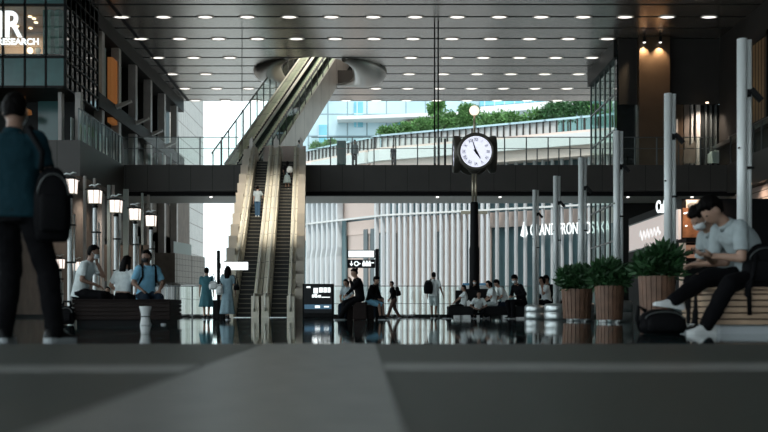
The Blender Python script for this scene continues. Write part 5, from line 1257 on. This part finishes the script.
# --- walkers
d = 39.5
J = human('walker in dark clothes with backpack heading left', WX(394, d), d, -82, dict(feet=((.07, -.30, .085), (-.07, .26, .10)), pz=.875, lean=8, hands=((.22, -.24, .88), (-.22, .12, .86)), fpitch=(8, -14)), dict(top='blackcloth', low='brownleg', sleeve='long'), .80, vox=.02)
backpack(J, 'dark backpack worn by the walker heading left')
J = human('man in white T-shirt and grey shorts walking away', WX(433.5, d), d, 168, dict(feet=((.09, -.16, .085), (-.10, .16, .085)), pz=.90, lean=4, hands=((.24, -.04, .84), (-.36, -.04, .86))), dict(top='whiteshirt', low='greyshort', lower='shorts', skin='skintan', shoe='shoeb'), .98, vox=.02)
c = w_of(J, J['chest']) + Vector((-.20, -.14, -.04)); bag_at('black backpack slung on the man in white T-shirt', 'backpack', c, (X3, Y3, Z3), (.34, .22, .50), 'blackbag', [[c + Vector((.05, .05, .22)), c + Vector((.1, .14, .30)), c + Vector((.1, .24, .2))]])

# --- people on the benches by the clock
d = 37.1; SE = .43
human('person in pale shirt slouching at the left end of clock bench', WX(462, d), d - .1, -86, sit(SE, lean=-26, curve=26, hp=10, feet=((.1, -.60, .085), (-.1, -.50, .085))), dict(top='whiteshirt', low='blackcloth', skin='skintan'), .86, vox=.02)
human('person in black standing right behind the clock post', WX(474.5, 38.8), 38.8, 0, stand, dict(top='blackcloth', low='blackcloth', sleeve='long', mask='maskw'), .80, vox=.022)
human('small person in pale top crouching in front of clock post', WX(478, d - .8), 36.3, 0, dict(feet=((.12, -.06, .085), (-.12, -.06, .085)), pz=.34, lean=22, curve=18, hp=-20, knee=((.25, -1, .3), (-.25, -1, .3)), hands=((.12, -.34, .40), (-.12, -.34, .40)), elbow=((.7, .2, -.4), (-.7, .2, -.4))), dict(top='whiteshirt', low='blackcloth', skin='skintan'), .86, vox=.02)
human('woman in pale top with bare legs on clock bench facing left', WX(494, d), d - .1, -80, sit(SE, lean=4, curve=16, hp=12, feet=((.08, -.62, .085), (-.08, -.52, .085))), dict(top='whiteshirt', low='greyshort', lower='shorts', hair='bob', shoe='shoew'), .98, vox=.02)
human('man in bright white shirt and dark trousers on clock bench', WX(505.5, d), d + .0, -84, sit(SE, lean=10, curve=20, hp=10, feet=((.1, -.70, .085), (-.1, -.60, .085))), dict(top='whiteshirt', low='navy', hair='thick', shoe='shoew'), 1.03, vox=.02)
d = 35.6
t = MB(); t.box(WX(514, d), WX(531, d), d - .3, d + .3, .06, .43, .02); t2_ = tag(t.build('dark_stool', M['black']), 'black block seat under the masked person in black', 'seat')
t = MB(); t.box(WX(515, d), WX(526, d), d - .29, d + .2, 0, .06); pl_ = t.build('plinth', M['white'], t2_)
human('large masked person in black coat seated left of the drum bases', WX(522, d), d, -60, sit(.43 / 1.15, lean=10, curve=18, hp=8, hy=20, feet=((.12, -.40, .085), (-.12, -.34, .085)), hands=((.15, -.30, .66), (-.15, -.30, .66))), dict(top='blackcloth', low='blackcloth', sleeve='long', mask='maskw', hair='thick'), 1.15, vox=.02)
d = 35.8
human('person in pale blouse holding face, seated behind the drum bases', WX(547, d), d, -55, sit(.43, lean=8, curve=14, hp=10, hands=((.05, -.26, 1.0), (-.12, -.30, .66)), elbow=((.5, -.2, -1), (-.7, .5, -.5))), dict(top='whiteshirt', low='blackcloth', hair='bob'), 1.06, vox=.02)
human('dark haired person in black seated behind the nearest drum base pole', WX(553, d), d + .35, -60, sit(.43, lean=6, curve=14, hp=6), dict(top='blackcloth', low='blackcloth', hair='thick', sleeve='long'), 1.08, vox=.02)
human('person in white seated beside the leafy planter and pole', WX(564, d), d + .1, -40, sit(.43, lean=8, curve=14, hp=10, hy=-20), dict(top='whiteshirt', low='blackcloth', hair='short', sleeve='long'), 1.06, vox=.02)
